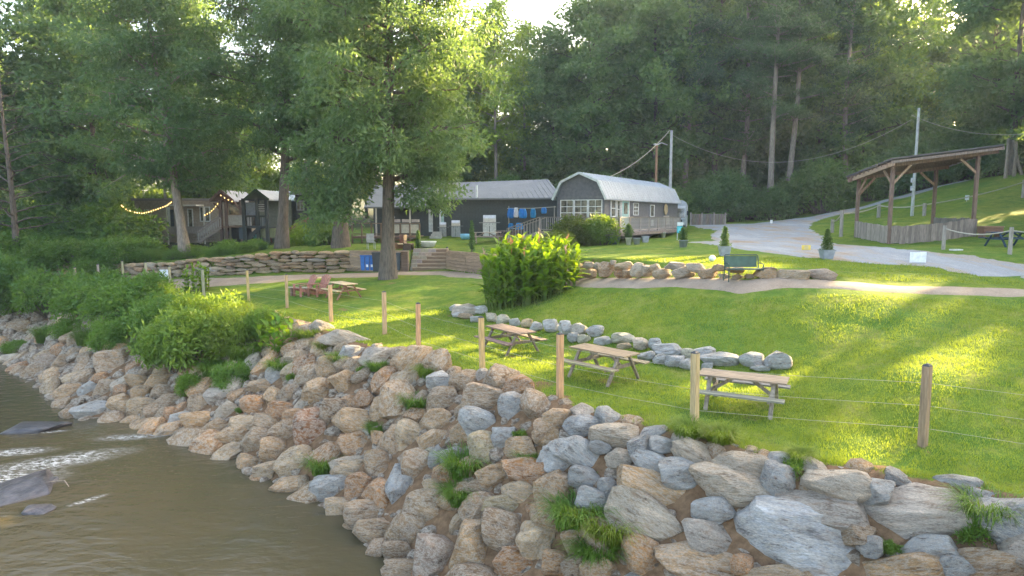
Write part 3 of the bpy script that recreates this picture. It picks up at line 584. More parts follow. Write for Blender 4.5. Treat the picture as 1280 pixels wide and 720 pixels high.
# ------------------------------------------------------------------ stones
def stone_mesh(seed, sub=3, cuts=15, amp=.07):
    r = random.Random(seed); bm = bmesh.new(); bmesh.ops.create_icosphere(bm, subdivisions=sub, radius=1.0)
    pl = []
    for i in range(cuts):
        n = Vector((r.gauss(0, 1), r.gauss(0, 1), r.gauss(0, 1))).normalized(); pl.append((n, r.uniform(.64, 1.0)))
    for v in bm.verts:
        p = Vector((math.copysign(abs(k_)**.62, k_) for k_ in v.co))
        for n, o in pl:
            d = p.dot(n)
            if d > o: p -= n*(d-o)*.98
        q = p*1.4+Vector((seed*3.1, 0, 0)); p *= 1+amp*mnoise.noise(q)*1.3+amp*.4*mnoise.noise(q*3.1)
        lay = mnoise.noise(Vector((p.x*1.2+seed, p.y*1.2, p.z*6))); p.x *= 1+.05*lay; p.y *= 1+.05*lay
        v.co = p
    c = [max(abs(v.co[k]) for v in bm.verts) for k in range(3)]
    for v in bm.verts: v.co = Vector((v.co[k]/c[k] for k in range(3)))
    me = bpy.data.meshes.new("stone"); bm.to_mesh(me); bm.free(); me.materials.append(MATS["stone"])
    for p in me.polygons: p.use_smooth = True
    me.set_sharp_from_angle(angle=R(26))
    return me
STN = [stone_mesh(100+i) for i in range(18)]; STL = [stone_mesh(300+i, 2) for i in range(10)]
PAL = {'t': [(.60, .38, .20), (.62, .39, .20), (.54, .35, .20), (.64, .46, .28)], 'o': [(.58, .29, .12), (.52, .26, .11), (.60, .33, .15)], 'b': [(.44, .30, .18), (.38, .26, .16), (.46, .31, .19)],
       'g': [(.47, .48, .48), (.54, .545, .54), (.42, .43, .44)], 'G': [(.50, .51, .52)], 'p': [(.60, .50, .39), (.62, .50, .37), (.55, .47, .40)], 'B': [(.38, .18, .09)], 'm': [(.48, .36, .28)], 'y': [(.55, .43, .24)], 'd': [(.2, .19, .18)]}
FWD = Vector(FW)
HERO = []   # image-space record of hand-placed stones (to keep the fill out of them)
rs = random.Random(5)
def stone_img(cx, cy, w_, h_, ang, colk, parent, depth=.85, emb=None, grow=1.10, meshes=None, p=None, name="stone", rec=True, gp_=8):
    p = Vector(hit(cx, cy)) if p is None else Vector(p)
    d = Vector(ray(cx, cy)).normalized(); s = (p-Vector((0, 0, CAMZ))).dot(FWD)/F
    a = (w_*grow+gp_)*s/2; b_ = (h_*grow+gp_)*s/2; c_ = min(a, b_)*depth+.25*min(abs(a-b_), .3)
    ri = Vector((1, 0, 0)); ri = (ri-d*ri.dot(d)).normalized(); up = ri.cross(d); an = -R(ang)
    x = ri*math.cos(an)+up*math.sin(an); z = -ri*math.sin(an)+up*math.cos(an); y = z.cross(x)
    M = Matrix((x*a, y*c_, z*b_)).transposed()
    me = rs.choice(meshes or STN); o = link(name, me, parent)
    fl = rs.choice([(1, 1, 1), (-1, -1, 1), (-1, 1, -1), (1, -1, -1)])
    M = M@Matrix.Diagonal(fl); M4 = M.to_4x4(); M4.translation = p+d*(c_*emb if emb is not None else c_-.30-.12*rs.random())
    if parent: M4 = Matrix.Translation(-Vector(parent.location))@M4
    o.matrix_local = M4
    k = rs.choice(PAL[colk]); f = rs.uniform(.86, 1.12); o.color = (*(q*f for q in k), 1)
    if rec: HERO.append((cx, cy, w_/2, h_/2, R(ang), p, max(a, b_)))
    return o
S4 = """110,135,90,60,5,t;65,190,85,70,10,t;198,165,120,75,5,g;205,270,250,95,38,g;335,200,180,80,8,p;105,295,110,110,10,g;350,280,95,55,5,p;420,238,65,70,0,g;275,237,70,35,10,g;505,230,105,55,5,g;475,305,155,90,20,g;630,262,155,70,28,p;575,340,155,100,0,g;795,305,180,75,10,p;480,415,350,140,25,t;780,392,340,135,8,p;215,355,100,60,10,g;305,395,60,60,0,g;250,435,110,65,10,g;455,525,310,150,32,p;695,478,130,80,5,g;680,585,185,120,15,p;630,672,300,150,8,t;940,345,90,70,20,g;800,675,60,50,0,o;920,712,200,50,0,t;35,345,90,70,0,o;110,410,120,130,20,t;75,500,110,70,10,t;30,590,120,120,0,t;190,600,110,90,0,t;270,570,150,120,30,t;430,650,150,120,25,o;270,690,120,70,0,t;180,690,90,60,0,b;110,670,90,70,0,o"""
S8 = """200,450,180,95,15,p;155,530,235,100,10,p;328,467,80,60,0,g;445,530,345,150,3,p;700,560,180,160,25,g;490,640,140,65,0,g;265,595,85,55,10,b;310,635,60,45,0,g;410,700,230,80,0,t;660,690,200,80,0,t;30,435,75,80,20,g;560,690,80,60,0,g;760,640,90,80,10,p"""
S3 = """155,10,70,35,0,g;240,25,100,55,0,p;80,60,60,70,0,t;55,130,95,80,0,t;140,100,100,70,30,t;35,255,110,130,0,B;100,195,80,70,30,b;175,228,100,65,10,t;245,195,60,80,0,t;165,305,100,80,10,o;290,300,75,100,20,t;150,375,100,50,5,t;245,355,100,90,0,t;90,440,115,65,0,g;185,440,80,85,0,o;120,505,90,80,10,t;210,525,135,80,0,b;260,470,110,110,30,o;360,375,110,115,15,b;340,275,85,80,20,t;310,440,70,130,-15,g;395,515,130,130,15,b;235,580,125,75,0,b;340,585,120,125,20,b;430,655,140,150,20,m;550,635,150,165,0,t;430,225,90,75,0,t;445,160,100,75,0,b;445,95,80,50,0,g;520,100,90,70,0,t;595,155,150,80,5,b;675,180,80,80,0,g;560,235,115,80,15,g;510,270,60,65,0,t;585,320,85,115,-20,y;640,275,60,60,0,g;610,395,95,60,5,t;710,385,140,80,10,o;690,450,100,60,15,t;650,495,125,70,5,y;555,510,100,90,0,b;640,575,130,100,20,b;790,450,80,110,0,t;745,610,110,120,-20,t;685,675,130,80,0,o;450,395,65,70,0,o;420,440,60,50,t;780,535,90,70,15,t;700,320,90,70,0,t;780,260,75,70,0,t;795,350,70,90,0,g;475,340,60,50,0,g;430,340,40,60,0,g;560,435,80,40,0,b;300,645,80,50,0,b;320,700,120,60,0,b"""
S2 = """590,430,100,80,0,t;630,545,130,110,-10,t;555,497,120,80,10,t;490,460,90,80,15,b;400,447,105,75,5,t;460,538,75,50,0,t;525,568,80,55,0,t;330,415,90,70,0,t;275,385,130,65,0,t;450,393,110,50,0,t;525,390,90,65,20,t;370,350,70,70,0,p;480,330,90,70,0,o;575,350,90,60,10,o;640,370,90,50,0,o;725,275,110,90,0,t;840,385,120,80,5,t;780,345,100,70,30,t;840,465,100,80,10,o;835,550,130,75,10,p;345,290,90,45,0,p;270,320,60,60,0,b;150,315,80,50,0,b;100,350,75,60,-10,b;30,335,75,60,0,b;155,365,40,50,0,o;200,370,60,40,0,g;125,240,80,40,0,t;45,280,50,50,0,t;130,280,60,50,0,b;40,235,80,40,0,t;600,290,60,70,0,b;510,250,90,40,0,t;560,210,60,50,0,g;610,205,50,60,0,y;745,185,70,70,10,t;840,130,80,45,0,g;930,145,90,60,0,p;820,75,190,45,15,p;720,35,80,40,20,p"""
S1 = """305,165,80,70,0,b;170,155,40,35,0,b;130,158,45,35,0,m;95,185,50,40,0,b;180,240,60,40,0,t;235,230,40,35,0,g;280,230,40,45,0,b;250,285,90,40,0,g;380,275,60,40,0,t;405,290,45,35,0,b;320,270,50,50,0,t;440,300,40,40,0,b;425,210,60,35,0,t;345,280,50,40,0,t;205,75,50,40,0,b;215,100,45,40,0,b;60,60,50,30,0,b;190,95,40,30,0,t;120,140,35,30,0,t"""
def parse(s, sc, ox, oy):
    L = []
    for q in s.replace('\n', '').split(';'):
        k = q.split(','); 
        if len(k) == 5: k.insert(4, '0')
        L.append((float(k[0])/sc+ox, float(k[1])/sc+oy, float(k[2])/sc, float(k[3])/sc, float(k[4]), k[5]))
    return L
bx, by, _ = at(1000, 640, 2.0)
wallR = empty("boulder_retaining_wall", (bx, by, 1.0), 0, "stacked wall of large grey and tan boulders holding up the lawn in the foreground", "retaining wall")
bx, by, _ = at(300, 560, 0.3)
riprap = empty("riprap_bank", (bx, by, .2), 0, "sloping riverbank of piled tan and orange rocks between the water and the lawn", "rock bank")
for q in parse(S4, 3, 660, 480)+parse(S8, 2.4, 960, 420)+[(998, 678, 195, 88, 12, 'G')]:
    stone_img(*q, wallR if q[0] > 690 else riprap)
for q in parse(S3, 2.572, 380, 440)+parse(S2, 3, 160, 400)+parse(S1, 2.118, 0, 380): stone_img(*q, riprap)
def proj(p):
    v = np.asarray(p, float)-np.array([0, 0, CAMZ]); d = v@FW; return 640+F*(v@RT)/d, 360-F*(v@UP)/d, d
# fill: greedy packing over the whole bank surface
cand = []
rf = np.random.default_rng(3)
npt = 60000
xx = rf.uniform(-60, 16, npt); yy = rf.uniform(2, 42, npt)
_, se_, sw_, _ = height(xx, yy); hz = Hv(xx, yy)
m_ = (se_ < .25) & (sw_ > -.25); xx = xx[m_]; yy = yy[m_]; hz = hz[m_]; se_ = se_[m_]; sw_ = sw_[m_]
acc = []; ax = np.zeros((0, 4))
H3 = np.array([[*h[5], 0] for h in HERO]); HI = np.array([[h[0], h[1], h[2], h[3], h[4]] for h in HERO])
def free(x, y, z, r, k=.72):
    px, py, dd = proj((x, y, z)); rp = r/dd*F*(.42 if r > .2 else .22)
    dx = px-HI[:, 0]; dy = py-HI[:, 1]; ca = np.cos(HI[:, 4]); sa = np.sin(HI[:, 4]); u = (dx*ca+dy*sa)/(HI[:, 2]+rp); v = (-dx*sa+dy*ca)/(HI[:, 3]+rp)
    if ((u*u+v*v) < 1).any(): return False
    if acc:
        A = np.array(acc); return not (((A[:, 0]-x)**2+(A[:, 1]-y)**2+(A[:, 2]-z)**2) < ((A[:, 3]+r)*k)**2).any()
    return True
i = 0; n_ = len(xx)
for r_, tries in ((.58, 1500), (.48, 2200), (.38, 2600), (.29, 3200), (.21, 4200), (.14, 5000), (.10, 4000)):
    for _ in range(tries):
        j = i % n_; i += 1; x, y, z = xx[j], yy[j], hz[j]; rr_ = r_*rf.uniform(.85, 1.15)
        if r_ < .2 and (x < -14 or y < 6): continue
        if r_ > .5 and y > 24: continue
        if r_ > .30 and (y < 15.5 and x > -.5): continue
        if free(x, y, z, rr_): acc.append((x, y, z, rr_))
print("fill stones", len(acc))
def surfn(x, y):
    e = .3; return Vector((H(x-e, y)-H(x+e, y), H(x, y-e)-H(x, y+e), 2*e)).normalized()
def scatter(L, parent, cap, cols, stuffname="rubble"):
    L = sorted(L, key=lambda a: -a[3]/(math.dist(a[:3], (0, 0, CAMZ))))
    big, small = L[:cap], L[cap:]
    for x, y, z, r_ in big+small:
        n = surfn(x, y); me = rs.choice(STN if r_ > .3 and math.hypot(x, y) < 25 else STL)
        q = n.to_track_quat('Z', 'Y')@Matrix.Rotation(rs.random()*6.28, 3, 'Z').to_quaternion()@Matrix.Rotation(rs.uniform(-.4, .4), 3, 'X').to_quaternion()
        M4 = q.to_matrix().to_4x4()@Matrix.Diagonal((r_*rs.uniform(1.0, 1.4), r_*rs.uniform(.8, 1.05), r_*rs.uniform(.65, .9), 1)); M4.translation = Vector((x, y, z))+n*(r_*.05-(.12 if y < 15.5 and x > -.5 else .02))
        if (x, y, z, r_) in small_set(small): STUFF.append((me, M4, parent)); continue
        o = link("stone", me, parent); o.matrix_local = Matrix.Translation(-Vector(parent.location))@M4
        k = rs.choice(PAL[rs.choice(cols)]); f = rs.uniform(.72, 1.1); o.color = (*(c*f for c in k), 1)
_ss = {}
def small_set(s):
    if id(s) not in _ss: _ss[id(s)] = set(s)
    return _ss[id(s)]
STUFF = []
accR = [a for a in acc if proj(a[:3])[0] > 700 and a[1] < 16]; accL = [a for a in acc if not (proj(a[:3])[0] > 700 and a[1] < 16)]
nR = len([c for c in wallR.children]); nL = len([c for c in riprap.children])
scatter(accR, wallR, 300-nR, "ggptb"); scatter(accL, riprap, 300-nL, "tttobbpo")
# a deeper layer of rubble that closes the gaps between the face stones
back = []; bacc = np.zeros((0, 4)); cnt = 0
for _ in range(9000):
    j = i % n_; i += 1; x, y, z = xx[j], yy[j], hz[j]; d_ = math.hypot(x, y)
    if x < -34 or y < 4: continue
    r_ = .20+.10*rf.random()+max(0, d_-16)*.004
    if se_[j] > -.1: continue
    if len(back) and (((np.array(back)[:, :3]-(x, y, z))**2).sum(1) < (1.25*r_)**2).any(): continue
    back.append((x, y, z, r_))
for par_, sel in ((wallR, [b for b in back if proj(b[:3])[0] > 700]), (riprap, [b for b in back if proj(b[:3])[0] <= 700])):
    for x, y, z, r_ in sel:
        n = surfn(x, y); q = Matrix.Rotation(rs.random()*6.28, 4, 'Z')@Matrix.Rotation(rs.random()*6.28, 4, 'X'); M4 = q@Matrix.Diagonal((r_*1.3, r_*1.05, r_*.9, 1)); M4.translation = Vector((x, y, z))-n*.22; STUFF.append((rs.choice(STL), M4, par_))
def join_stuff(items, parent, name):
    VV = []; FF = []; n = 0
    for me, M4, _ in items:
        co = np.empty(len(me.vertices)*3, np.float32); me.vertices.foreach_get("co", co); co = co.reshape(-1, 3)
        Mn = np.array(Matrix.Translation(-Vector(parent.location))@M4); VV.append(co@Mn[:3, :3].T+Mn[:3, 3])
        f = np.empty(len(me.loops), np.int32); me.loops.foreach_get("vertex_index", f); FF.append(f.reshape(-1, 3)+n); n += len(co)
    o = link(name, npmesh(name, np.concatenate(VV), np.concatenate(FF), "stone", True), parent, color=(.25, .19, .14)); o["kind"] = "stuff"; return o  # darker brown: dirt plus the shade between face stones, put into the colour
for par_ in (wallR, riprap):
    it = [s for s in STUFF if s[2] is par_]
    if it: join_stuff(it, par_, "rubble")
print("stones", nR, nL, len(accR), len(accL), len(STUFF))

# the border of stones across the lawn, placed on the ground
SB = """60,55,90,34,0,p;30,42,50,25,0,g;70,38,60,22,0,p;110,50,50,30,0,g;60,72,50,22,0,b;100,82,45,22,0,g;35,66,40,20,0,g;150,75,40,35,0,p;190,82,50,35,0,p;230,92,40,30,0,g;275,95,40,35,0,t;305,108,45,35,0,g;360,105,55,45,0,g;408,113,45,50,0,g;460,120,55,45,0,p;515,125,65,40,0,g;435,148,40,35,0,g;475,150,45,30,0,p;540,157,60,35,0,g;615,150,80,38,0,p;672,170,60,45,0,p;725,172,50,45,0,g;615,175,50,25,0,t;770,192,100,45,0,g;690,212,60,35,0,g;740,222,50,35,0,g;790,228,65,45,0,g;835,240,50,40,0,g;840,205,50,40,0,p;895,200,75,42,0,g;950,225,125,50,5,g;1057,225,80,55,0,g;1150,228,90,65,0,g;1095,255,70,22,0,g;905,245,40,25,0,g"""
def row(name, base, label, cat, L, up=True, grow=1.12):
    o = empty(name, tuple(hit(*base)), 0, label, cat)
    for q in L:
        b_ = Vector(hit(q[0], q[1]+q[3]*.42)); s = (b_-Vector((0, 0, CAMZ))).dot(FWD)/F; p = b_+Vector((0, q[2]*s*.18, q[3]*s*.42))
        stone_img(*q, o, depth=.95, emb=0, grow=grow, p=p, rec=False, meshes=STL if q[2] < 16 else None, gp_=0)
    return o
row("stone_border", (780, 448), "low row of grey and white boulders crossing the lawn behind the picnic tables", "rock border", parse(SB, 2.783, 560, 370))
for c in bpy.data.objects["stone_border"].children: c.color = (*(min(.75, q*1.35) for q in c.color[:3]), 1)
SM = """545,600,70,50,0,t;540,560,50,35,0,g;590,562,40,40,0,g;625,580,90,90,0,b;715,565,90,50,0,t;700,602,60,45,0,o;665,545,30,30,0,g;790,585,75,85,0,p;835,585,50,70,0,p;740,600,50,50,0,t;880,575,60,50,0,t;910,605,90,60,0,b;975,565,100,45,5,p;1015,595,110,70,0,p;1080,573,90,50,5,p;1135,605,100,50,0,t;1180,575,50,40,0,t;500,600,60,50,0,t;490,565,50,40,0,b"""
SM2 = """160,450,110,70,0,t;60,490,120,90,0,b;280,470,140,60,0,b;180,525,100,50,0,p;300,530,90,60,0,t;400,530,80,50,0,t;540,500,180,110,0,b;580,460,140,40,0,t;780,515,280,110,0,t;1045,510,240,120,0,m"""
wm = empty("stone_retaining_wall", tuple(hit(880, 350)), 0, "short wall of tan boulders between the upper lawn and the dirt path, behind the bench", "retaining wall")
for q in parse(SM, 4, 600, 190)+parse(SM2, 7.11, 880, 270):
    Y = hit(q[0], 351)[1]+.22; p = atY(q[0], q[1], Y); stone_img(q[0], q[1]+1.5, q[2], q[3]*.86, q[4], {'b': 't', 'g': 'p'}.get(q[5], q[5]), wm, depth=.9, emb=.1, p=atY(q[0], q[1]+1.5, Y), rec=False, grow=1.08, gp_=1)
# dry stone walls left of the steps: courses of flat stones, one object each
def drywall(px0, px1, htop, label, seed, courses, lmin, lmax):
    r = random.Random(seed); x0 = at(px0, 345, 3.5)[0]; x1 = at(px1, 343, 3.7)[0]
    xs0 = np.interp(px0, [40, 270, 435], [at(40, 348, 3.0)[0], at(270, 345, 3.6)[0], at(435, 341, 3.8)[0]]); xs1 = np.interp(px1, [40, 270, 435], [at(40, 348, 3.0)[0], at(270, 345, 3.6)[0], at(435, 341, 3.8)[0]])
    xm = (xs0+xs1)/2; o = empty("dry_stone_wall", (xm, Dy(xm), H(xm, Dy(xm)-.3)), 0, label, "stone wall"); cnt = 0
    for c in range(courses):
        x = xs0-r.random()*.4
        while x < xs1:
            L = r.uniform(lmin, lmax); xc = x+L/2; y = float(Dy(xc)); base = H(xc, y-.35); ht = (htop(xc)-base+.05)/courses; z = base+ht*(c+.5)
            sl = (float(Dy(xc+.5))-float(Dy(xc-.5))); hgt = ht*r.uniform(.95, 1.25)
            M4 = Matrix.Translation((xc, y+.12+.04*c+r.uniform(-.05, .05), z+r.uniform(-.03, .03)))@Matrix.Rotation(math.atan(sl), 4, 'Z')@Matrix.Rotation(r.uniform(-.08, .08), 4, 'Y')@Matrix.Diagonal((L*.56, .34, hgt*.56, 1))
            q = link("stone", r.choice(STL), o); q.matrix_local = Matrix.Translation(-Vector(o.location))@M4
            k = r.choice(PAL[r.choice("tttpbo" if c else "tbbt")]); f = r.uniform(.75, 1.1); q.color = (*(v*f for v in k), 1); cnt += 1; x += L*1.02
    return o
drywall(268, 434, lambda x: H(x, float(Dy(x))+.9), "dry stone wall of flat tan stones running up to the timber wall, under the grassy bank", 3, 6, .5, 1.25)
drywall(44, 262, lambda x: H(x, float(Dy(x))+.9), "low dry stone wall half hidden by bushes behind the left fence posts", 4, 4, .5, 1.2)

# river rocks, each its own
def river_rock(px, py, w_, h_, ang, label, seed):
    p = at(px, py, .02); s = p[1]/F; me = stone_mesh(seed, 3, 14, .06); me.materials.clear(); me.materials.append(MATS["wet_rock"])
    o = link("river_rock", me); o.location = p; o.rotation_euler = (.05, -.04, ang); L = w_*s/2; o.scale = (L, max(L*.4, h_*s*1.7), L*.10+.06); tag(o, label, "rock"); return o
river_rock(42, 535, 84, 13, .1, "long flat grey rock in the shallows nearest the far bank", 71)
river_rock(25, 612, 80, 34, .35, "largest dark wet rock breaking the rapids at the left edge", 72)
river_rock(50, 637, 38, 10, .4, "small dark wet rock just downstream of the largest one", 73)
river_rock(58, 603, 22, 8, .0, "small brown wet rock with a stick lying against it", 74)
mb = MB(); a = Vector(at(62, 602, .12)); b_ = Vector(at(86, 608, .1)); mb.tube([a-a, (b_-a)*.6+Vector((0, .15, .05)), b_-a], [.015, .02, .012], 5); mb.build("stick", "bark_pale", None, loc=a); tag(bpy.data.objects["stick"], "thin pale stick caught on a rock in the river", "stick")

# ------------------------------------------------------------------ materials of built things
objcol("paint", .7, 5, .2, None, .08)
objcol("wood", .85, 5, .35, (4, 4, .5), .35)
objcol("woodx", .85, 4, .35, (.6, 6, 6), .35)
objcol("metal_sheet", .65, 1.5, .10, None, .05)
objcol("cloth", .9, 6, .2, None, .2)
simple("dark_metal", (.05, .055, .06), .5, .2, 8)
simple("steel", (.55, .55, .55), .35, .15, 6, metal=.8)
simple("wire", (.36, .34, .28), .6, .1, 8, bmp=0)
simple("soil", (.07, .045, .03), .95)
m, t, b = mat("glass"); b.inputs["Base Color"].default_value = (.10, .10, .085, 1); b.inputs["Roughness"].default_value = .06; b.inputs["Specular IOR Level"].default_value = .9
lk(t, ramp(t, noise_(t, coords(t), 2.5, 3), [(.35, (.05, .05, .045)), (.65, (.28, .26, .2))]), b.inputs["Base Color"])
m, t, b = mat("bulb"); b.inputs["Base Color"].default_value = (1, .8, .45, 1); b.inputs["Emission Color"].default_value = (1, .62, .22, 1); b.inputs["Emission Strength"].default_value = .55
WHITE = (.72, .73, .72); GREYW = (.30, .28, .26); TAN = (.50, .34, .17); BLK = (.03, .035, .035); CHAR = (.12, .125, .145); RED = (.30, .14, .10); BRN = (.19, .12, .085)
def T(name, px, py, label, cat, group=None, rz=0, z=None):
    p = hit(px, py); o = empty(name, tuple(p), rz, label, cat, group); o["_s"] = float((Vector(p)-Vector((0, 0, CAMZ))).dot(FWD)/F); return o
def Tw(name, x, y, label, cat, group=None, rz=0, z=None): return empty(name, (x, y, H(x, y) if z is None else z), rz, label, cat, group)

# ------------------------------------------------------------------ fence round the lawn
fo = empty("post_and_wire_fence", fence_pts[3], 0, "fence of square tan wooden posts and thin wires along the lawn edge above the rocks", "fence")
O3 = Vector(fo.location)
pm = MB().box((0, 0, .75), (.135, .135, 1.66)).mesh("post", "wood"); pc = MB().lathe([(.0, .0), (.095, .0), (.085, .02), (.03, .05)], (0, 0, 1.58), 4).mesh("post_cap", "dark_metal")
gp = []
FP = fence_pts[:]
p0 = hit(1153, 558)
FP = [tuple(p0)]+FP[1:]
FP = [(19.5, 4.5, 3.15)]+FP
for i, p in enumerate(FP):
    g = Vector((p[0], p[1], H(p[0], p[1]))); gp.append(g); a = link("post", pm, fo, loc=g-O3, color=(.27, .19, .12) if i in (0, 1) else tuple(c*random.uniform(.85, 1.1) for c in (TAN if i < 10 else (.42, .34, .24))))
    a.rotation_euler = (random.uniform(-.015, .015), random.uniform(-.02, .02), random.uniform(-.2, .2)+.5)
    c = link("post_cap", pc, a); c.rotation_euler = (0, 0, math.pi/4)
for hgt in (.35, .8, 1.25):
    mb = MB()
    for a, b_ in zip(gp[:-1], gp[1:]):
        m_ = (a+b_)/2; mb.tube([a-O3+Vector((0, 0, hgt)), m_-O3+Vector((0, 0, hgt-.02)), b_-O3+Vector((0, 0, hgt))], .0042, 4, False)
    mb.build("wire", "wire", fo)

# ------------------------------------------------------------------ picnic tables
def picnic(name, pos, rz, label, cols, cat="picnic table", group="wooden picnic tables on the lawn", L=1.83, topn=5, seatc=None):
    o = empty(name, pos, rz, label, cat, group); ctop, cleg = cols; r = random.Random(label)
    pw = .72/topn
    for i in range(topn):
        f = r.uniform(.85, 1.12); MB().box((0, (i-(topn-1)/2)*pw, .745), (L, pw-.012, .038)).build("plank", "woodx", o, color=tuple(c*f for c in ctop))
    for s in (-1, 1):
        for k in (0, 1): MB().box((0, s*(.62+.135*k), .44), (L, .125, .038)).build("bench_plank", "woodx", o, color=tuple(c*r.uniform(.8, 1.05) for c in (seatc or ctop)))
        for e in (-1, 1):
            MB().bar((e*(L/2-.28), s*.68, -.03), (e*(L/2-.28), s*.20, .725), .05, .09, (1, 0, 0)).build("leg", "wood", o, color=cleg)
        MB().box((s*(L/2-.33), 0, .40), (.04, 1.46, .09)).build("cross_beam", "wood", o, color=cleg); MB().box((s*(L/2-.33), 0, .70), (.04, .68, .07)).build("top_cleat", "wood", o, color=cleg)
        MB().bar((s*(L/2-.36), 0, .40), (s*.18, 0, .70), .04, .08).build("brace", "wood", o, color=cleg)
    return o
def tablepos(nl, nr, fr):
    """near-left, near-right, far-right feet in the picture"""
    a, b_, c_ = [Vector(hit(*q)) for q in (nl, nr, fr)]; d = (b_-a); d.z = 0; rz = math.atan2(d.y, d.x); n = Vector((-d.y, d.x, 0)).normalized()
    if n.y < 0: n = -n
    ctr = (a+b_)/2+n*.68; ctr.z = H(ctr.x, ctr.y); return tuple(ctr), rz
W1 = ((.22, .155, .115), (.19, .145, .11)); W2 = ((.31, .23, .145), (.25, .20, .15)); W3 = ((.28, .215, .15), (.26, .22, .17)); W4 = ((.55, .42, .27), (.27, .13, .09))
p, rz = tablepos((594, 436), (641, 449), (677, 438)); picnic("picnic_table", p, rz, "dark weathered brown picnic table, farthest of three along the rock border", W1, L=1.9)
p, rz = tablepos((707, 471), (763, 485), (799, 474)); picnic("picnic_table", p, rz, "warm tan picnic table between two fence posts, middle of the three on the lawn", W2, L=1.9)
p, rz = tablepos((878, 513), (966, 526), (990, 514)); picnic("picnic_table", p, rz, "pale weathered picnic table nearest the camera, just right of the tallest fence post", W3, seatc=(.23, .205, .17), L=1.95)
p, rz = tablepos((402, 371), (427, 378), (455, 371)); picnic("picnic_table", p, rz, "picnic table with sunlit top and red brown legs in front of the two red chairs", W4, L=1.83)
# low bench in front of the red chairs
o = T("plank_bench", 374, 369, "low weathered plank bench in front of the two red garden chairs", "bench"); s = o["_s"]
MB().bar((-14*s, 0, .42), (17*s, -.2, .42), .3, .05).build("seat", "woodx", o, color=(.45, .37, .28))
for k in (-.35, .35): MB().box((k, -.1, .2), (.08, .28, .42)).build("leg", "wood", o, color=(.22, .13, .1))

def adirondack(name, pos, rz, label, c, cat="garden chair", group=None, sc=1):
    o = empty(name, pos, rz, label, cat, group); o.scale = (sc,)*3
    for i in range(5):
        x = (i-2)*.115; top = 1.02-.035*abs(i-2)**1.5; MB().bar((x*.8, .22, .30), (x*1.15, .58, top), .1, .022, (0, 1, 0)).build("back_slat", "wood", o, color=c)
    for i in range(5): MB().bar((-.27, -.32+.12*i, .40-.03*i), (.27, -.32+.12*i, .40-.03*i), .1, .022).build("seat_slat", "wood", o, color=c)
    for s in (-1, 1):
        MB().bar((s*.36, -.38, .58), (s*.33, .42, .58), .14, .025).build("armrest", "wood", o, color=c)
        MB().box((s*.30, -.34, .29), (.03, .11, .58)).build("front_leg", "wood", o, color=c); MB().bar((s*.27, -.36, .38), (s*.27, .66, .02), .03, .13).build("rear_leg", "wood", o, color=c)
    MB().bar((-.3, .37, .55), (.3, .37, .55), .07, .03).build("back_rail", "wood", o, color=c); return o
for px, py, rz, lb in ((380, 372, -.75, "red brown slatted garden chair, left of the pair beside the picnic table"), (398, 372, -.55, "red brown slatted garden chair, right of the pair, next to the sunlit picnic table")):
    adirondack("garden_chair", tuple(hit(px, py-2)), rz, lb, (.36, .16, .12), group="red garden chairs on the lawn", sc=1.08)

# ------------------------------------------------------------------ timber wall, steps, bins
def timber_wall(x0, x1, label, post=True, c=(.34, .25, .18), htop=None):
    xm = (x0+x1)/2; y = float(Dy(xm)); sl = (float(Dy(x1))-float(Dy(x0)))/(x1-x0); z0 = H(xm, y-.35); top = (htop or (H(xm, y+.9)+.06)); n = 6
    o = empty("timber_retaining_wall", (xm, y+.05, z0), math.atan(sl), label, "retaining wall"); L = (x1-x0)/math.cos(math.atan(sl)); hh = (top-z0)/n
    for i in range(n):
        k = max(1, round(L/2.4)); 
        for j in range(k):
            f = random.uniform(.8, 1.12); MB().box((-L/2+L*(j+.5)/k, random.uniform(-.015, .015), hh*(i+.5)), (L/k-.02, .14, hh-.018)).build("timber", "woodx", o, color=tuple(q*f for q in c))
    return o
xl = [(435-640)/820*43.6, (511-640)/820*43.3, STX0+.05, STX1-.02, -2.2, .2]
timber_wall(xl[0], STX0+.03, "long timber wall behind the blue bins and the big tree trunk")
tw3 = timber_wall(.0, 3.1, "short end of the timber wall hidden behind the tall yellow green plants", c=(.36, .25, .18))
tw2 = timber_wall(STX1+.02, -.02, "timber wall to the right of the steps, running behind the tall yellow green plants", c=(.36, .25, .18))
x0, x1 = STX0+.1, STX1-.08; yb = float(Dy((x0+x1)/2)); zb = H((x0+x1)/2, yb-.4); zt = H((x0+x1)/2, yb+3.0); nst = 6; rise = (zt-zb)/nst
o = empty("timber_steps", ((x0+x1)/2, yb, zb), 0, "flight of timber steps narrowing upwards beside a stepped block wall", "steps")
for i in range(nst):
    xa = -(x1-x0)/2+.15+.28*i; xb = (x1-x0)/2
    MB().box(((xa+xb)/2, .1+.32*i+.5, rise*(i+.5)-.04), (xb-xa, 1.0, rise-.05)).build("riser", "woodx", o, color=(.27, .19, .13))
    MB().box(((xa+xb)/2, .05+.32*i+.17, rise*(i+1)-.025), (xb-xa+.02, .36, .05)).build("tread", "woodx", o, color=(.42, .32, .24))
ob = empty("stepped_block_wall", (x0, yb, zb), 0, "pale concrete block wall stepping down on the left side of the timber steps", "block wall")
for i in range(nst):
    for j in range(0, i+1 if i < nst-1 else nst):
        pass
for c_ in range(6):
    xr = .15+.28*c_+.02
    n = max(1, int(round(xr/.45)))
    for j in range(n): MB().box((xr*(j+.5)/n-.02, .12+.30*c_+.3, rise*(c_+.5)), (xr/n-.015, .6, rise-.012)).build("block", "paint", ob, color=tuple(random.uniform(.9, 1.1)*q for q in (.40, .34, .29)))
o = Tw("end_post", x0-.32, yb-.12, "thick dark brown timber pier at the left foot of the steps", "post", z=zb-.05)
for k in range(5): MB().box((0, 0, .13+.27*k), (.42, .3, .26)).build("timber", "woodx", o, color=(.15, .10, .075))
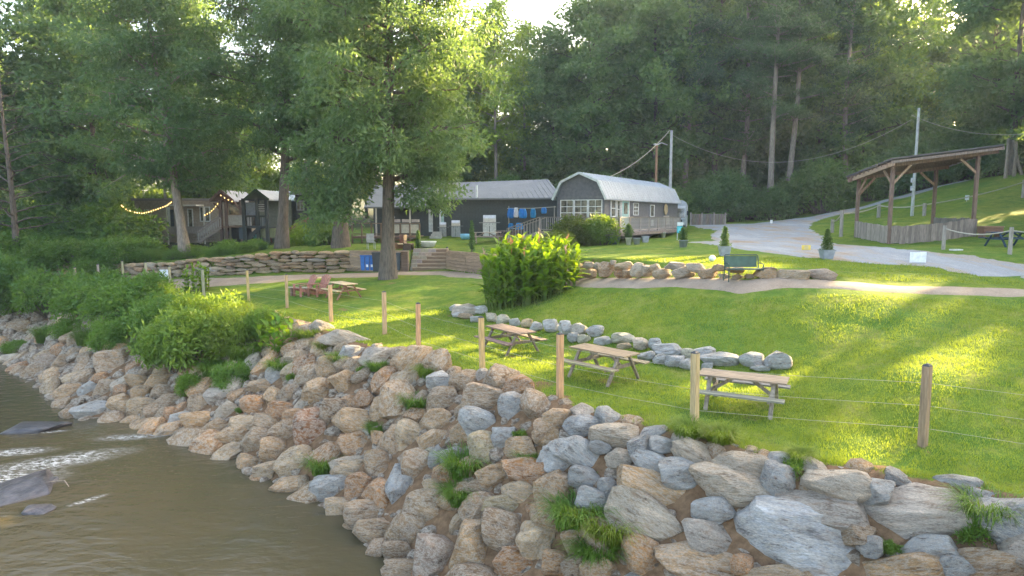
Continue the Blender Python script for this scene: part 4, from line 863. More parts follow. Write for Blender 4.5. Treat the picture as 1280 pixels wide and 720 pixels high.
def bin_(px, py, w_, h_, c, name, label, cat, group, blue=False):
    o = T(name, px, py, label, cat, group); s = o["_s"]; W = w_*s; Hh = h_*s
    mb = MB(); mb.add([(x*W/2*k, y*.3*k, z) for z, k in ((.0, .82), (Hh*.92, 1.0)) for x, y in ((-1, -1), (1, -1), (1, 1), (-1, 1))], [(0, 1, 5, 4), (1, 2, 6, 5), (2, 3, 7, 6), (3, 0, 4, 7), (3, 2, 1, 0), (4, 5, 6, 7)]); mb.build("body", "paint", o, color=c)
    MB().prism([(-.34, Hh*.92), (.34, Hh*.92), (.36, Hh*.95), (.2, Hh), (-.3, Hh*.99)], -W/2-.02, W/2+.02, 'x').build("lid", "paint", o, color=tuple(q*.8 for q in c))
    if blue: MB().box((0, -.30, Hh*.3), (W*.45, .02, Hh*.17)).build("label", "paint", o, color=(.75, .8, .85))
    else:
        for k in (-1, 1): MB().lathe([(.09, -.03), (.09, .03)], (0, 0, 0), 10).build("wheel", "dark_metal", o).matrix_local = Matrix.Translation((k*W*.4, .28, .09))@Matrix.Rotation(math.pi/2, 4, 'Y')
    return o
for i, (px, lb) in enumerate(((454.5, "leftmost blue recycling bin against the timber wall"), (460.3, "middle blue recycling bin with a white label, against the timber wall"), (466, "right hand blue recycling bin with a white label, next to the black rubbish bin"))):
    bin_(px, 337.5, 5.2, 19, (.03, .16, .50), "recycling_bin", lb, "recycling bin", "blue recycling bins", i > 0)
bin_(472, 339, 11, 24, (.05, .055, .06), "rubbish_bin", "black wheeled rubbish bin to the left of the big tree trunk", "rubbish bin", "dark wheeled bins")
bin_(496, 337.5, 11, 22, (.07, .09, .11), "rubbish_bin", "dark grey wheeled rubbish bin to the right of the big tree trunk", "rubbish bin", "dark wheeled bins")
o = T("bollard_light", 559, 315.5, "short dark bollard light at the head of the timber steps", "garden light"); MB().lathe([(.05, 0), (.05, .28), (.09, .3), (.08, .36), (.02, .4)], n=8).build("stem", "dark_metal", o)

# ------------------------------------------------------------------ main black building
Yb = 55.0; xb0 = (545-640)/820*Yb; xb1 = (700-640)/820*Yb; zg = 5.85
ze = atY(640, 247.5, Yb)[2]; zr = atY(640, 224, Yb+3)[2]
o = empty("black_building", ((xb0+xb1)/2, Yb+3, zg), 0, "long black building with vertical board walls and a pale grey metal roof behind the lawn", "building"); B0 = Vector(o.location)
def wb(mb, p0, p1): 
    p0 = Vector(p0)-B0; p1 = Vector(p1)-B0; c = (p0+p1)/2; d = p1-p0; return mb.box(c, (abs(d.x), abs(d.y), abs(d.z)))
xbl = (466-640)/820*Yb
wb(MB(), (xb0, Yb, zg-.6), (xb1, Yb+7, ze-.05)).build("wall", "paint", o, color=(.055, .065, .065))
n = 44
bm_ = wb(MB(), (xb0, Yb-.035, zg-.3), (xb0+.06, Yb-.001, ze-.08)).mesh("batten", "paint")
for i in range(n): link("batten", bm_, o, loc=(i*(xb1-xb0-.06)/(n-1), 0, 0), color=(.05, .06, .062))
# roof: front slope, ridge, hipped right end, with standing seams
rx0, rx1 = xb0-.5, xb1+.15; P = [(rx0, Yb-.5, ze-.05), (rx1, Yb-.5, ze+.02), (rx1-1.0, Yb+3.2, zr), (rx0+.0, Yb+3.2, zr-.35), (rx0, Yb+7.4, ze), (rx1, Yb+7.4, ze)]
P = [Vector(q)-B0 for q in P]; th = Vector((0, 0, -.13)); mb = MB(); mb.add(P+[q+th for q in P], [(0, 1, 2, 3), (3, 2, 5, 4), (1, 5, 2), (6, 9, 8, 7), (9, 10, 11, 8), (7, 8, 11), (0, 6, 7, 1), (1, 7, 11, 5), (4, 10, 6, 0), (0, 3, 9, 6), (3, 4, 10, 9)])
rf_ = mb.build("roof", "metal_sheet", o, color=(.19, .20, .21))
sm = MB()
for i in range(26):
    u = (i+.5)/26; a = P[0].lerp(P[1], u); b_ = P[3].lerp(P[2], u*.999); MB().bar(a+Vector((0, 0, .02)), b_+Vector((0, 0, .02)), .035, .04).build("seam", "metal_sheet", rf_, color=(.19, .20, .205))
MB().tube([Vector(atY(596, 249, Yb-.4))-B0, Vector(atY(596, 231.5, Yb-.4))-B0], .085, 8).build("vent_pipe", "paint", o, color=(.8, .82, .82))
dr = wb(MB(), atY(551.5, 288, Yb-.06), atY(554.8, 259.5, Yb-.02)).build("door", "paint", o, color=(.35, .50, .48))
wb(MB(), Vector(atY(549.5, 289, Yb-.10)), Vector(atY(551, 258, Yb-.0))).build("door_frame", "paint", o, color=WHITE)
# lower left wing with porch roof
ow = empty("black_annexe", ((xbl+xb0)/2, Yb+1.5, zg-.2), 0, "lower black wing with a small porch roof behind the big tree", "building"); B0 = Vector(ow.location)
wb(MB(), (xbl, Yb+.6, zg-.8), (xb0-.02, Yb+5, ze-.45)).build("wall", "paint", ow, color=(.05, .06, .062))
P = [Vector(q)-B0 for q in ((xbl-.3, Yb-1.6, ze-.75), (xb0-.6, Yb-1.6, ze-.75), (xb0-.6, Yb+3, zr-.5), (xbl-.3, Yb+3, zr-.5))]; mb = MB(); mb.add(P+[q+th for q in P], [(0, 1, 2, 3), (7, 6, 5, 4), (0, 4, 5, 1), (1, 5, 6, 2), (3, 7, 4, 0), (2, 6, 7, 3)]); mb.build("roof", "metal_sheet", ow, color=(.16, .17, .17))
for px in (512.5, 486, 470): q = Vector(atY(px, 270, Yb-1.5)); wb(MB(), (q.x-.06, q.y-.06, zg-.4), (q.x+.06, q.y+.06, ze-.8)).build("porch_post", "wood", ow, color=(.5, .46, .38))
wb(MB(), Vector(atY(536, 290, Yb+.5)), Vector(atY(541, 262, Yb+.58))).build("door_frame", "paint", ow, color=WHITE)
o = T("concrete_steps", 545, 298, "three pale concrete steps up to the door of the black building", "steps"); s = o["_s"]
for i in range(3): MB().box((0, .3*i, .1+.16*i), (.9-.12*i, .9-.3*i+.2, .2)).build("step", "paint", o, color=(.42, .41, .38))

# deck bar behind the big tree
Yd = 51.0
o = Tw("wooden_deck", atY(482, 298, Yd)[0], Yd, "raised brown timber deck with pale railing panels behind the big tree", "deck"); B0 = Vector(o.location); zd = H(B0.x, Yd)
def px_x(px, Y): return (px-640)/820*Y*1.0
xa, xb_ = px_x(441, Yd), px_x(525, Yd)
for i in range(14):
    x = xa+(xb_-xa)*(i+.5)/14; wb(MB(), (x-.17, Yd, zd+.42), (x+.17, Yd+2.6, zd+.47)).build("board", "wood", o, color=tuple(random.uniform(.85, 1.1)*q for q in BRN))
wb(MB(), (xa, Yd-.03, zd+.30), (xb_, Yd+.02, zd+.42)).build("rim_beam", "woodx", o, color=(.16, .10, .08))
for i in range(8):
    x = xa+(xb_-xa)*i/7; wb(MB(), (x-.05, Yd-.08, zd-.1), (x+.05, Yd+.03, zd+1.48)).build("post", "wood", o, color=BRN)
wb(MB(), (xa, Yd-.1, zd+1.44), (xb_, Yd+.06, zd+1.50)).build("handrail", "woodx", o, color=(.24, .16, .12)); wb(MB(), (xa, Yd-.06, zd+.62), (xb_, Yd-.02, zd+.68)).build("lower_rail", "woodx", o, color=BRN)
for i in range(3, 7):
    x = xa+(xb_-xa)*i/7; w_ = (xb_-xa)/7
    wb(MB(), (x+.08, Yd-.02, zd+.72), (x+w_-.08, Yd+.01, zd+1.38)).build("panel", "paint", o, color=(.50, .44, .38)); wb(MB(), (x+.08, Yd+.3, zd+1.55), (x+w_-.08, Yd+.5, zd+1.78)).build("planter_box", "paint", o, color=(.42, .36, .33))
o = Tw("deck_jug", px_x(492, Yd+.4), Yd+.4, "white jug standing on the deck counter behind the big tree", "jug", z=zd+1.78); MB().lathe([(.1, 0), (.13, .12), (.12, .25), (.05, .34), (.06, .40)], n=10).build("body", "paint", o, True, color=WHITE)

# things on the upper lawn
def chair(name, px, py, label, c, s=1, rz=0, cat="chair", solid=False):
    o = T(name, px, py, label, cat, None, rz); o.scale = (s,)*3
    MB().box((0, 0, .44), (.5, .5, .05)).build("seat", "paint", o, color=c); MB().box((0, .25, .72), (.5, .05, .56)).build("backrest", "paint", o, color=c)
    for x in (-.22, .22):
        for y in (-.22, .22): MB().bar((x*1.05, y*1.05, -.02), (x, y, .43), .035, .035).build("leg", "paint", o, color=c)
        MB().box((x*1.1, 0, .64), (.05, .48, .035)).build("armrest", "paint", o, color=c)
        if solid: MB().box((x*1.02, 0, .24), (.03, .42, .36)).build("side_panel", "paint", o, color=c)
    return o
chair("patio_chair", 464, 311, "light grey metal patio chair on the upper grass left of the big trunk", (.35, .37, .38), 1.05, .4)
chair("wicker_chair", 511, 313.5, "dark brown wicker chair beside the low table, right of the big trunk", (.08, .055, .045), 1.1, 1.3, solid=True)
chair("wicker_chair", 498, 312, "red brown wicker chair hard against the right side of the big trunk", (.22, .10, .07), 1.05, -.9, solid=True)
o = T("low_table", 505, 313, "low pale topped table between the two wicker chairs", "table"); MB().lathe([(.42, .42), (.45, .44), (.45, .47), (.42, .48)], n=14).build("top", "paint", o, color=(.6, .5, .3)); MB().lathe([(.2, 0), (.08, .06), (.06, .40), (.2, .42)], n=8).build("pedestal", "dark_metal", o)
o = T("white_post", 491.5, 316, "slim white square post next to the big trunk", "post"); MB().box((0, 0, .55), (.14, .14, 1.12)).build("shaft", "paint", o, color=WHITE); MB().lathe([(.12, 0), (.12, .04), (.02, .09)], (0, 0, 1.11), 4).build("cap", "paint", o, color=WHITE)
o = T("fire_ring", 533, 309, "white oval tub with a dark inside lying on the upper grass", "tub"); mb = MB(); mb.lathe([(.55, 0), (.72, .42), (.74, .5), (.62, .5), (.5, .1), (.02, .08)], n=20); o.scale = (1.0, .8, .85); mb.build("shell", "paint", o, True, color=WHITE)
MB().lathe([(.50, .30), (.52, .33)], n=16).build("inside", "dark_metal", o); o.name = "white_tub"
def cone_shrub(px, py, h_, w_, label, colr=(.6, .9, .6), name="columnar_evergreen"):
    o = T(name, px, py, label, "shrub"); s = o["_s"]; Hh = h_*s; r_ = random.Random(px); C = []; S = []
    for i in range(26):
        u = (i+.5)/26; rad = w_*s/2*(1-u)**.6; a = i*2.4; C.append((rad*.5*math.cos(a), rad*.5*math.sin(a), .15+Hh*.93*u)); S.append((rad*.6+.04, rad*.6+.04, Hh*.06))
    link("foliage", crown_mesh("foliage", C, S, 1500, .10, "leaf_near", seed=int(px), aspect=.4, droop=-.5), o, color=colr); MB().tube([(0, 0, -.1), (0, 0, Hh*.7)], [.05, .01], 5).build("stem", "bark", o); return o
cone_shrub(523, 314, 24, 7, "narrow dark evergreen with a yellow green top on the upper grass right of the chairs"); cone_shrub(590, 315, 37, 7, "narrow dark evergreen just left of the tall yellow green plants")
# grills
def grill(px, py, h_, w_, label, c=(.6, .6, .6), hood=True):
    o = T("barbecue_grill", px, py, label, "grill", "barbecue grills by the black building"); s = o["_s"]; W = w_*s; Hh = h_*s
    MB().box((0, 0, Hh*.33), (W*.62, .55, Hh*.62)).build("cabinet", "paint", o, color=c)
    MB().box((0, 0, Hh*.66), (W, .5, .04)).build("side_shelf", "paint", o, color=tuple(q*.6 for q in c))
    if hood: 
        hd = MB().prism([(-.28, Hh*.68), (.28, Hh*.68), (.28, Hh*.9), (.1, Hh), (-.12, Hh), (-.28, Hh*.86)], -W*.3, W*.3, 'x').build("hood", "steel", o); MB().tube([(-W*.22, -.33, Hh*.8), (W*.22, -.33, Hh*.8)], .018, 6).build("handle", "steel", hd)
    for i in range(3): MB().lathe([(.03, 0), (.03, .03)], (0, 0, 0), 8).build("knob", "dark_metal", o).matrix_local = Matrix.Translation((W*.15*(i-1), -.28, Hh*.6))@Matrix.Rotation(math.pi/2, 4, 'X')
    MB().box((0, -.277, Hh*.3), (W*.03, .01, Hh*.45)).build("door_gap", "dark_metal", o)
    return o
grill(554, 296, 18, 13, "grey cabinet grill nearest the teal door", (.35, .36, .36)); grill(570, 296.5, 21, 17, "pale grey grill with a flat white lid, middle of the three", (.30, .31, .32)); grill(612, 297, 28, 26, "largest stainless steel grill with a high hood, nearest the blue washing", (.55, .54, .52))
o = T("blue_tub", 582, 299, "light blue rounded tub below the olive plant, beside the grills", "tub"); MB().lathe([(.32, 0), (.42, .2), (.44, .42), (.40, .42), (.36, .2)], n=16).build("shell", "paint", o, True, color=(.22, .50, .68))
cone_shrub(583, 292, 10, 14, "olive green bushy plant standing behind the blue tub", (1.0, .9, .5), "potted_bush")
picnic("picnic_table", tuple(hit(608, 303)), .15, "low grey picnic table in front of the largest grill", ((.36, .31, .27), (.30, .22, .18)), group="tables by the black building", L=2.2)
picnic("picnic_table", tuple(hit(634, 301)), .3, "dark brown table right of the largest grill", ((.20, .14, .11), (.20, .12, .1)), group="tables by the black building", L=1.8)
# clothes line
Yc = 53.2; z1 = atY(640, 259.5, Yc)[2]
o = empty("clothes_line", atY(665, 259.5, Yc)[:2]+(zg,), 0, "rope with pole between the black building and the grey cabin where the washing hangs", "clothes line"); B0 = Vector(o.location)
MB().tube([Vector(atY(634, 260.5, Yc))-B0, Vector(atY(665, 260.3, Yc))-B0, Vector(atY(695, 258.5, Yc))-B0], .03, 5).build("line", "wire", o)
for px in (636, 693): q = Vector(atY(px, 259, Yc)); MB().tube([(q.x-B0.x, .05, -.3), (q.x-B0.x, .05, q.z-B0.z+.1)], .04, 6).build("pole", "wood", o, color=(.3, .28, .25))
def garment(px, y0, y1, w_, c, label, cat="garment", Y=None, seed=0):
    Y = Y or Yc-.06; top = Vector(atY(px, y0, Y)); bot = Vector(atY(px, y1, Y)); s = Y/F; r_ = random.Random(px); nx_, nz_ = 7, 7; V = []; Fc = []
    for j in range(nz_+1):
        for i in range(nx_+1):
            u = i/nx_-.5; v = j/nz_; wd = w_*s*(.7+.45*math.sin(v*2.6)+.1*r_.random()); V.append((u*wd, .10*math.sin(u*13+v*2+px)+r_.uniform(-.02, .02), (bot.z-top.z)*v*(1-.12*abs(u)*r_.random())))
    for j in range(nz_):
        for i in range(nx_): a = j*(nx_+1)+i; Fc.append((a, a+1, a+nx_+2, a+nx_+1))
    mb = MB(); mb.add(V, Fc); g = mb.build("garment", "cloth", None, True, loc=top, color=c); sm_ = g.modifiers.new("s", 'SOLIDIFY'); sm_.thickness = .02; tag(g, label, cat, "washing on the line"); return g
BLU = (.03, .22, .58)
garment(638.5, 260, 273, 7, BLU, "blue garment at the left end of the line, beside the white one"); garment(645, 259.5, 272, 5, (.75, .75, .78), "only white garment hanging on the line"); garment(653.5, 261, 273, 9, (.03, .25, .66), "widest bright blue garment, third on the line"); garment(666.5, 260.5, 272.5, 6, (.03, .26, .52), "narrow teal blue garment, fourth on the line"); garment(680, 259.5, 267, 6, (.03, .24, .6), "short blue garment at the right end of the line, by the stair rail")
Yk = 52.0
o = Tw("drying_rack", px_x(646, Yk), Yk, "low rack with more blue washing under the clothes line", "rack"); zk = H(o.location.x, Yk)
for k in (-.65, .65): MB().bar((k, -.3, 0), (k, .3, .75), .03, .03).build("leg", "paint", o, color=WHITE); MB().bar((k, .3, 0), (k, -.3, .75), .03, .03).build("leg", "paint", o, color=WHITE)
MB().bar((-.65, -.3, .76), (.65, -.3, .76), .03, .03).build("rail", "paint", o, color=WHITE); MB().bar((-.65, .3, .76), (.65, .3, .76), .03, .03).build("rail", "paint", o, color=WHITE)
garment(638.5, 279, 286, 6, (.02, .22, .52), "blue cloth at the left end of the low drying rack", Y=Yk-.36); garment(649, 278.5, 287, 8, (.03, .25, .6), "wide blue cloth in the middle of the low drying rack", Y=Yk-.36); garment(657, 281, 289, 5, (.06, .07, .1), "black and white cloth at the right of the low drying rack", Y=Yk-.36)

# ------------------------------------------------------------------ grey gambrel cabin
C1 = Vector((6.3, 45.0)); dS = Vector((.506, .862)); wd = 3.6; Ls = 17.2; zg2 = 5.5; ang = math.atan2(dS.y, dS.x)
zE = atY(755, 246, 45)[2]; zR = zE+1.62; zK = zE+1.05
o = empty("gambrel_cabin", (C1.x, C1.y, 5.75), ang, "grey cabin with a pale metal barn roof, three front windows and a teal door", "cabin")
# local axes: x along the long side (away), y to the left (towards the gable's other corner)
h_e = zE-5.75; h_k = zK-5.75; h_r = zR-5.75; flr = .85
def gpoly(off, dz=0): return [(-off, h_e-.05+dz), (-off*.0+.42, h_k+dz+off*.3), (wd/2, h_r+dz+off*.35), (wd-.42, h_k+dz+off*.3), (wd+off, h_e-.05+dz)]
MB().prism([(0, flr-.3), (0, h_e), (.45, h_k), (wd/2, h_r), (wd-.45, h_k), (wd, h_e), (wd, flr-.3)], 0, Ls, 'x').build("wall", "paint", o, color=CHAR)
P1 = [(-.22, h_e-.12), (.40, h_k+.06), (wd/2, h_r+.09), (wd-.40, h_k+.06), (wd+.22, h_e-.12)]; P2 = [(a, b_-.09) for a, b_ in P1]
for i, nm in enumerate(("roof_panel",)*4):
    a, b_ = P1[i], P1[i+1]; c_, d_ = P2[i+1], P2[i]; rp_ = MB().prism([a, b_, c_, d_], -.32, Ls+.3, 'x').build("roof_panel", "metal_sheet", o, color=(.33, .38, .43))
    nse = 36
    if i < 2:
        for k in range(nse): x = -.3+(Ls+.55)*(k+.5)/nse; MB().bar((x, a[0], a[1]+.012), (x, b_[0], b_[1]+.012), .03, .03, (1, 0, 0)).build("seam", "metal_sheet", rp_, color=(.38, .43, .48))
for i in range(4): a, b_ = P1[i], P1[i+1]; MB().bar((-.335, a[0], a[1]-.06), (-.335, b_[0], b_[1]-.06), .03, .15, (0, 0, 1)).build("barge_board", "paint", o, color=(.55, .6, .6))
MB().box((-.04, wd/2, h_e-.02), (.06, wd+.1, .16)).build("gable_trim", "paint", o, color=(.13, .14, .15))
def window(o, axis, a, b_, z0, z1, rows=2, cols=2, fc=WHITE):
    """axis 'f': on the gable front (a..b along y); 's': on the long side (a..b along x)"""
    def bx_(mb, u0, u1, w0, w1, d0, d1):
        if axis == 'f': return mb.box((-(d0+d1)/2, (u0+u1)/2, (w0+w1)/2), (abs(d1-d0), abs(u1-u0), abs(w1-w0)))
        return mb.box(((u0+u1)/2, -(d0+d1)/2, (w0+w1)/2), (abs(u1-u0), abs(d1-d0), abs(w1-w0)))
    t_ = .05; fr = MB(); bx_(fr, a-t_, a, z0-t_, z1+t_, .0, .07); bx_(fr, b_, b_+t_, z0-t_, z1+t_, .0, .07); bx_(fr, a, b_, z1, z1+t_, .0, .07); bx_(fr, a, b_, z0-t_, z0, .0, .09)
    w_ = fr.build("window", "paint", o, color=fc); bx_(MB(), a, b_, z0, z1, .005, .02).build("pane", "glass", w_)
    for i in range(1, rows): zc = z0+(z1-z0)*i/rows; bx_(MB(), a, b_, zc-.022, zc+.022, .022, .045).build("glazing_bar", "paint", w_, color=fc)
    for i in range(1, cols): uc = a+(b_-a)*i/cols; bx_(MB(), uc-.013, uc+.013, z0, z1, .022, .042).build("glazing_bar", "paint", w_, color=fc)
    return w_
zw0, zw1 = flr+.62, h_e-.22
for k in range(3): y0 = wd-.22-(k+1)*1.07+.04; window(o, 'f', y0, y0+.92, zw0-.25, zw1, 4, 2)
# long side: px -> distance along the side
def sx(px):
    k = (px-640)/820; return (k*C1.y-C1.x)/(dS.x-k*dS.y)
window(o, 's', sx(762.5), sx(768), flr+1.0, h_e-.22, 2, 1); window(o, 's', sx(770), sx(773.3), flr+.9, h_e-.25, 2, 1)
dd = MB().box(((sx(776)+sx(784))/2, -.035, flr+1.05), (sx(784)-sx(776), .05, 2.08)).build("door", "paint", o, color=(.38, .58, .56))
MB().box(((sx(776)+sx(784))/2, -.07, flr+1.55), ((sx(784)-sx(776))*.55, .02, .8)).build("door_window", "glass", dd); MB().lathe([(.03, 0), (.03, .05)], (sx(783.3), -.08, flr+.98), 8).build("handle", "steel", dd)
for e_ in (775.2, 784.8): MB().box((sx(e_), -.04, flr+1.08), (.1, .06, 2.2)).build("door_frame", "paint", o, color=WHITE)
window(o, 's', sx(790.5), sx(796), flr+1.1, h_e-.35, 3, 2); window(o, 's', sx(811.5), sx(815.8), flr+1.0, h_e-.45, 1, 1)
MB().box((sx(813.8), -.04, flr+.45), (.5, .04, .5)).build("notice", "paint", o, color=(.6, .62, .64))
for k in range(3): MB().box((.02+0, wd*(k+.0)/3+.02, flr*.5-.3), (.14, .14, 1.3)).build("corner_post", "paint", o, color=(.1, .1, .11))
w_ = MB(); w_.lathe([(.42, 0), (.5, .05), (.42, .1), (.3, .05)], n=14); g = w_.build("wreath", "wood", o, True, color=(.42, .33, .2)); g.matrix_local = Matrix.Translation((sx(829.5), -.05, flr+1.55))@Matrix.Rotation(math.pi/2, 4, 'X')
MB().box((sx(831), -.06, flr+.65), (1.5, .05, .75)).build("wooden_sign", "paint", o, color=(.5, .45, .42))
MB().box((Ls/2, .25, .2), (Ls-.3, .1, 1.0)).build("skirting", "paint", o, color=(.10, .10, .11))
# deck and railing in front and along the side
od = empty("cabin_deck", (C1.x, C1.y, 5.75), ang, "grey wooden deck with railings and stairs wrapping round the grey cabin", "deck")
dw = 1.7
def dk(a, b_, c_, d_, nm="board"):
    n_ = max(1, int((b_-a)/.45))
    for i in range(n_): x = a+(b_-a)*(i+.5)/n_; MB().box((x, (c_+d_)/2, flr-.08), ((b_-a)/n_-.012, d_-c_, .05)).build(nm, "wood", od, color=tuple(random.uniform(.85, 1.1)*q for q in (.30, .25, .23)))
sd1 = sx(824)
dk(-1.6, sd1, -dw, -.02); dk(-1.6, -.08, 0.0, wd+.6)
MB().box(((sd1-1.6)/2, -dw-.02, flr-.2), (sd1+1.6, .05, .22)).build("rim_board", "woodx", od, color=(.26, .21, .2))
MB().box((-1.62, (wd+.6-dw)/2, flr-.2), (.05, wd+.6+dw, .22)).build("rim_board", "woodx", od, color=(.26, .21, .2))
def railing(a, b_, nb=10, panel=False):
    a = Vector(a); b_ = Vector(b_); L = (b_-a).length; up = Vector((0, 0, 1)); np_ = max(1, round(L/1.9))
    for i in range(np_+1): q = a.lerp(b_, i/np_); MB().box(q+up*.45, (.1, .1, 1.05)).build("post", "wood", od, color=(.33, .29, .27))
    MB().bar(a+up*.97, b_+up*.97, .12, .05).build("handrail", "woodx", od, color=(.22, .19, .18)); MB().bar(a+up*.12, b_+up*.12, .05, .06).build("lower_rail", "woodx", od, color=(.33, .29, .27))
    n_ = int(L/.16); bl = MB().box((0, 0, .53), (.028, .028, .8)).mesh("baluster", "paint")
    for i in range(1, n_): q = a.lerp(b_, i/n_); link("baluster", bl, od, loc=q, color=(.38, .35, .33))
railing((-1.55, -dw, flr-.05), (sd1, -dw, flr-.05)); railing((sd1, -dw, flr-.05), (sd1, -.3, flr-.05))
railing((-1.55, -dw, flr-.05), (-1.55, wd+.55, flr-.05))
# stair going down to the left in front of the black building, solid grey side
sb = Vector((-1.55, wd+.55, 0)); 
mr = MB(); q0 = Vector((-1.3, wd+.6, 0)); L2 = 2.6
for s_ in (0, 1.15):
    MB().bar((-1.55+s_, wd+.6, flr-.15), (-1.55+s_, wd+.6+L2, -.1), .05, .24).build("stringer", "woodx", od, color=(.28, .24, .22)); MB().bar((-1.55+s_, wd+.6, flr+.92), (-1.55+s_, wd+.6+L2, .95), .1, .05).build("stair_rail", "woodx", od, color=(.3, .25, .22))
    for i in range(12): u = i/11; MB().box((-1.55+s_, wd+.6+L2*u, flr*(1-u)+.45), (.03, .03, .95)).build("stair_baluster", "wood", od, color=(.33, .3, .28))
for i in range(5): MB().box((-.97, wd+.75+L2*i/5, flr*(1-(i+.7)/5)), (1.1, .34, .05)).build("stair_tread", "woodx", od, color=(.32, .27, .25))
# white box truck behind the cabin
tx, ty = 15.2+.15, 60.0+2.0
o = Tw("delivery_truck", tx, ty, "white box truck parked beyond the far end of the grey cabin, its cab showing", "truck", rz=ang-math.pi/2+.2); o.rotation_euler.z = ang-math.pi/2+.25
q = bpy.data.objects
MB().prism([(-1.0, .55), (1.0, .55), (1.0, 2.5), (.88, 2.85), (.6, 3.0), (-.6, 3.0), (-.88, 2.85), (-1.0, 2.5)], -.1, 5.4, 'y').build("box_body", "paint", o, color=(.42, .46, .48))
MB().prism([(-.1, .5), (-.85, .5), (-1.0, 1.2), (-.75, 2.3), (-.1, 2.45)], -.95, .95, 'x').build("cab", "paint", o, color=(.42, .45, .47))
MB().add([(-.85, -.78, 2.22), (.85, -.78, 2.22), (.88, -1.0, 1.35), (-.88, -1.0, 1.35), (-.85, -.74, 2.22), (.85, -.74, 2.22), (.88, -.96, 1.35), (-.88, -.96, 1.35)], [(0, 1, 2, 3), (7, 6, 5, 4), (0, 4, 5, 1), (2, 6, 7, 3)]).build("windscreen", "glass", o)
for s_ in (-1, 1):
    MB().box((s_*.955, -.5, 1.75), (.02, .6, .7)).build("side_window", "glass", o); MB().box((s_*.7, -1.0, .85), (.28, .06, .18)).build("headlight", "paint", o, color=(.8, .8, .75)); MB().box((s_*1.12, -.9, 1.8), (.12, .06, .4)).build("mirror", "dark_metal", o)
    for yy_ in (-.45, 4.2): w_ = MB().lathe([(.02, -.13), (.30, -.13), (.42, -.10), (.42, .10), (.30, .13), (.02, .13)], n=16).build("wheel", "dark_metal", o); w_.matrix_local = Matrix.Translation((s_*.86, yy_, .42))@Matrix.Rotation(math.pi/2, 4, 'Y')
MB().box((0, -1.0, 1.05), (1.3, .04, .3)).build("grille", "dark_metal", o); MB().box((0, -1.02, .58), (1.9, .12, .2)).build("bumper", "dark_metal", o)

# pots and planters
def pot(px, py, h_, w_, c, label, plant=None, square=False, name="plant_pot", cat="plant pot"):
    o = T(name, px, py, label, cat); s = o["_s"]; W = w_*s/2; Hh = h_*s; k = 4 if square else 14
    a = MB().lathe([(W*.72, 0), (W*.98, Hh), (W*1.06, Hh), (W*1.06, Hh*.94), (W*.9, Hh*.9)][:4]+[(W*.85, Hh*.9)], n=k).build("pot", "paint", o, not square, color=c)
    if square: a.rotation_euler.z = math.pi/4; a.scale = (1.35, 1.35, 1)
    MB().lathe([(W*.9, Hh*.86), (W*.9, Hh*.93)], n=k).build("soil", "soil", o).rotation_euler.z = math.pi/4 if square else 0
    if plant:
        kind, ph, pw, pc = plant; PH = ph*s; PW = pw*s/2; C = []; S = []
        for i in range(34):
            u = (i+.5)/34
            if kind == 'cone': rad = PW*(1-u)**.75
            elif kind == 'spiral': rad = PW*(1-u)**.5*(.35+.65*abs(math.sin(u*8.5)))
            else: rad = PW*math.sin(math.pi*(.15+.8*u))
            a = i*2.4; C.append((rad*.55*math.cos(a), rad*.55*math.sin(a), Hh*.9+PH*u)); S.append((rad*.55+.02, rad*.55+.02, PH*.05))
        link("foliage", crown_mesh("foliage", C, S, 2200, .075, "leaf_near", seed=int(px), aspect=.45, droop=-.4), o, color=pc); MB().tube([(0, 0, Hh*.8), (0, 0, Hh+PH*.8)], [.03, .01], 5).build("stem", "bark", o)
    return o
PG = (.27, .30, .34)
pot(767.5, 305, 9, 17, (.10, .14, .19), "wide dark blue planter below the deck, left of the white pot")
pot(785.5, 306, 9, 8, (.62, .60, .56), "white pot holding a dark shrub below the deck", ('bush', 17, 12, (.6, .75, .6)))
pot(796, 305.5, 8, 10, PG, "grey round planter standing in shadow right of the white pot"); pot(806.5, 303, 8, 9, (.36, .38, .41), "pale grey square planter right of the dark shrub", square=True)
pot(829, 297, 7, 7, (.62, .61, .6), "white pot at the right hand end of the cabin deck")
pot(854, 309, 9, 12, PG, "grey planter with a round evergreen and a teal sign, beyond the cabin corner", ('bush', 16, 12, (.7, .85, .6)))
pot(905.5, 319.5, 12, 14, PG, "square grey planter with a spiral clipped evergreen behind the bench", ('spiral', 24, 14, (.75, .9, .6)), True)
pot(1033, 324, 12, 16, PG, "square grey planter with a cone shaped evergreen at the edge of the road", ('cone', 26, 16, (.85, .8, .5)), True)
# teal sign
o = T("folding_sign", 849.5, 300, "teal and white folding sign standing in front of the planter by the cabin corner", "sign"); s = o["_s"]
MB().box((0, 0, .75), (7.5*s, .04, 8.5*s)).build("board", "paint", o, color=(.04, .42, .50)); MB().box((0, 0, .75+7*s), (7*s, .045, 4.5*s)).build("top_board", "paint", o, color=(.72, .76, .76))
for k in (-1, 1): MB().box((k*3*s, .02, .3), (.04, .04, .8)).build("leg", "paint", o, color=(.5, .5, .5))
MB().box((0, -.026, .75), (5*s, .012, 5.5*s)).build("panel", "paint", o, color=(.10, .56, .66))

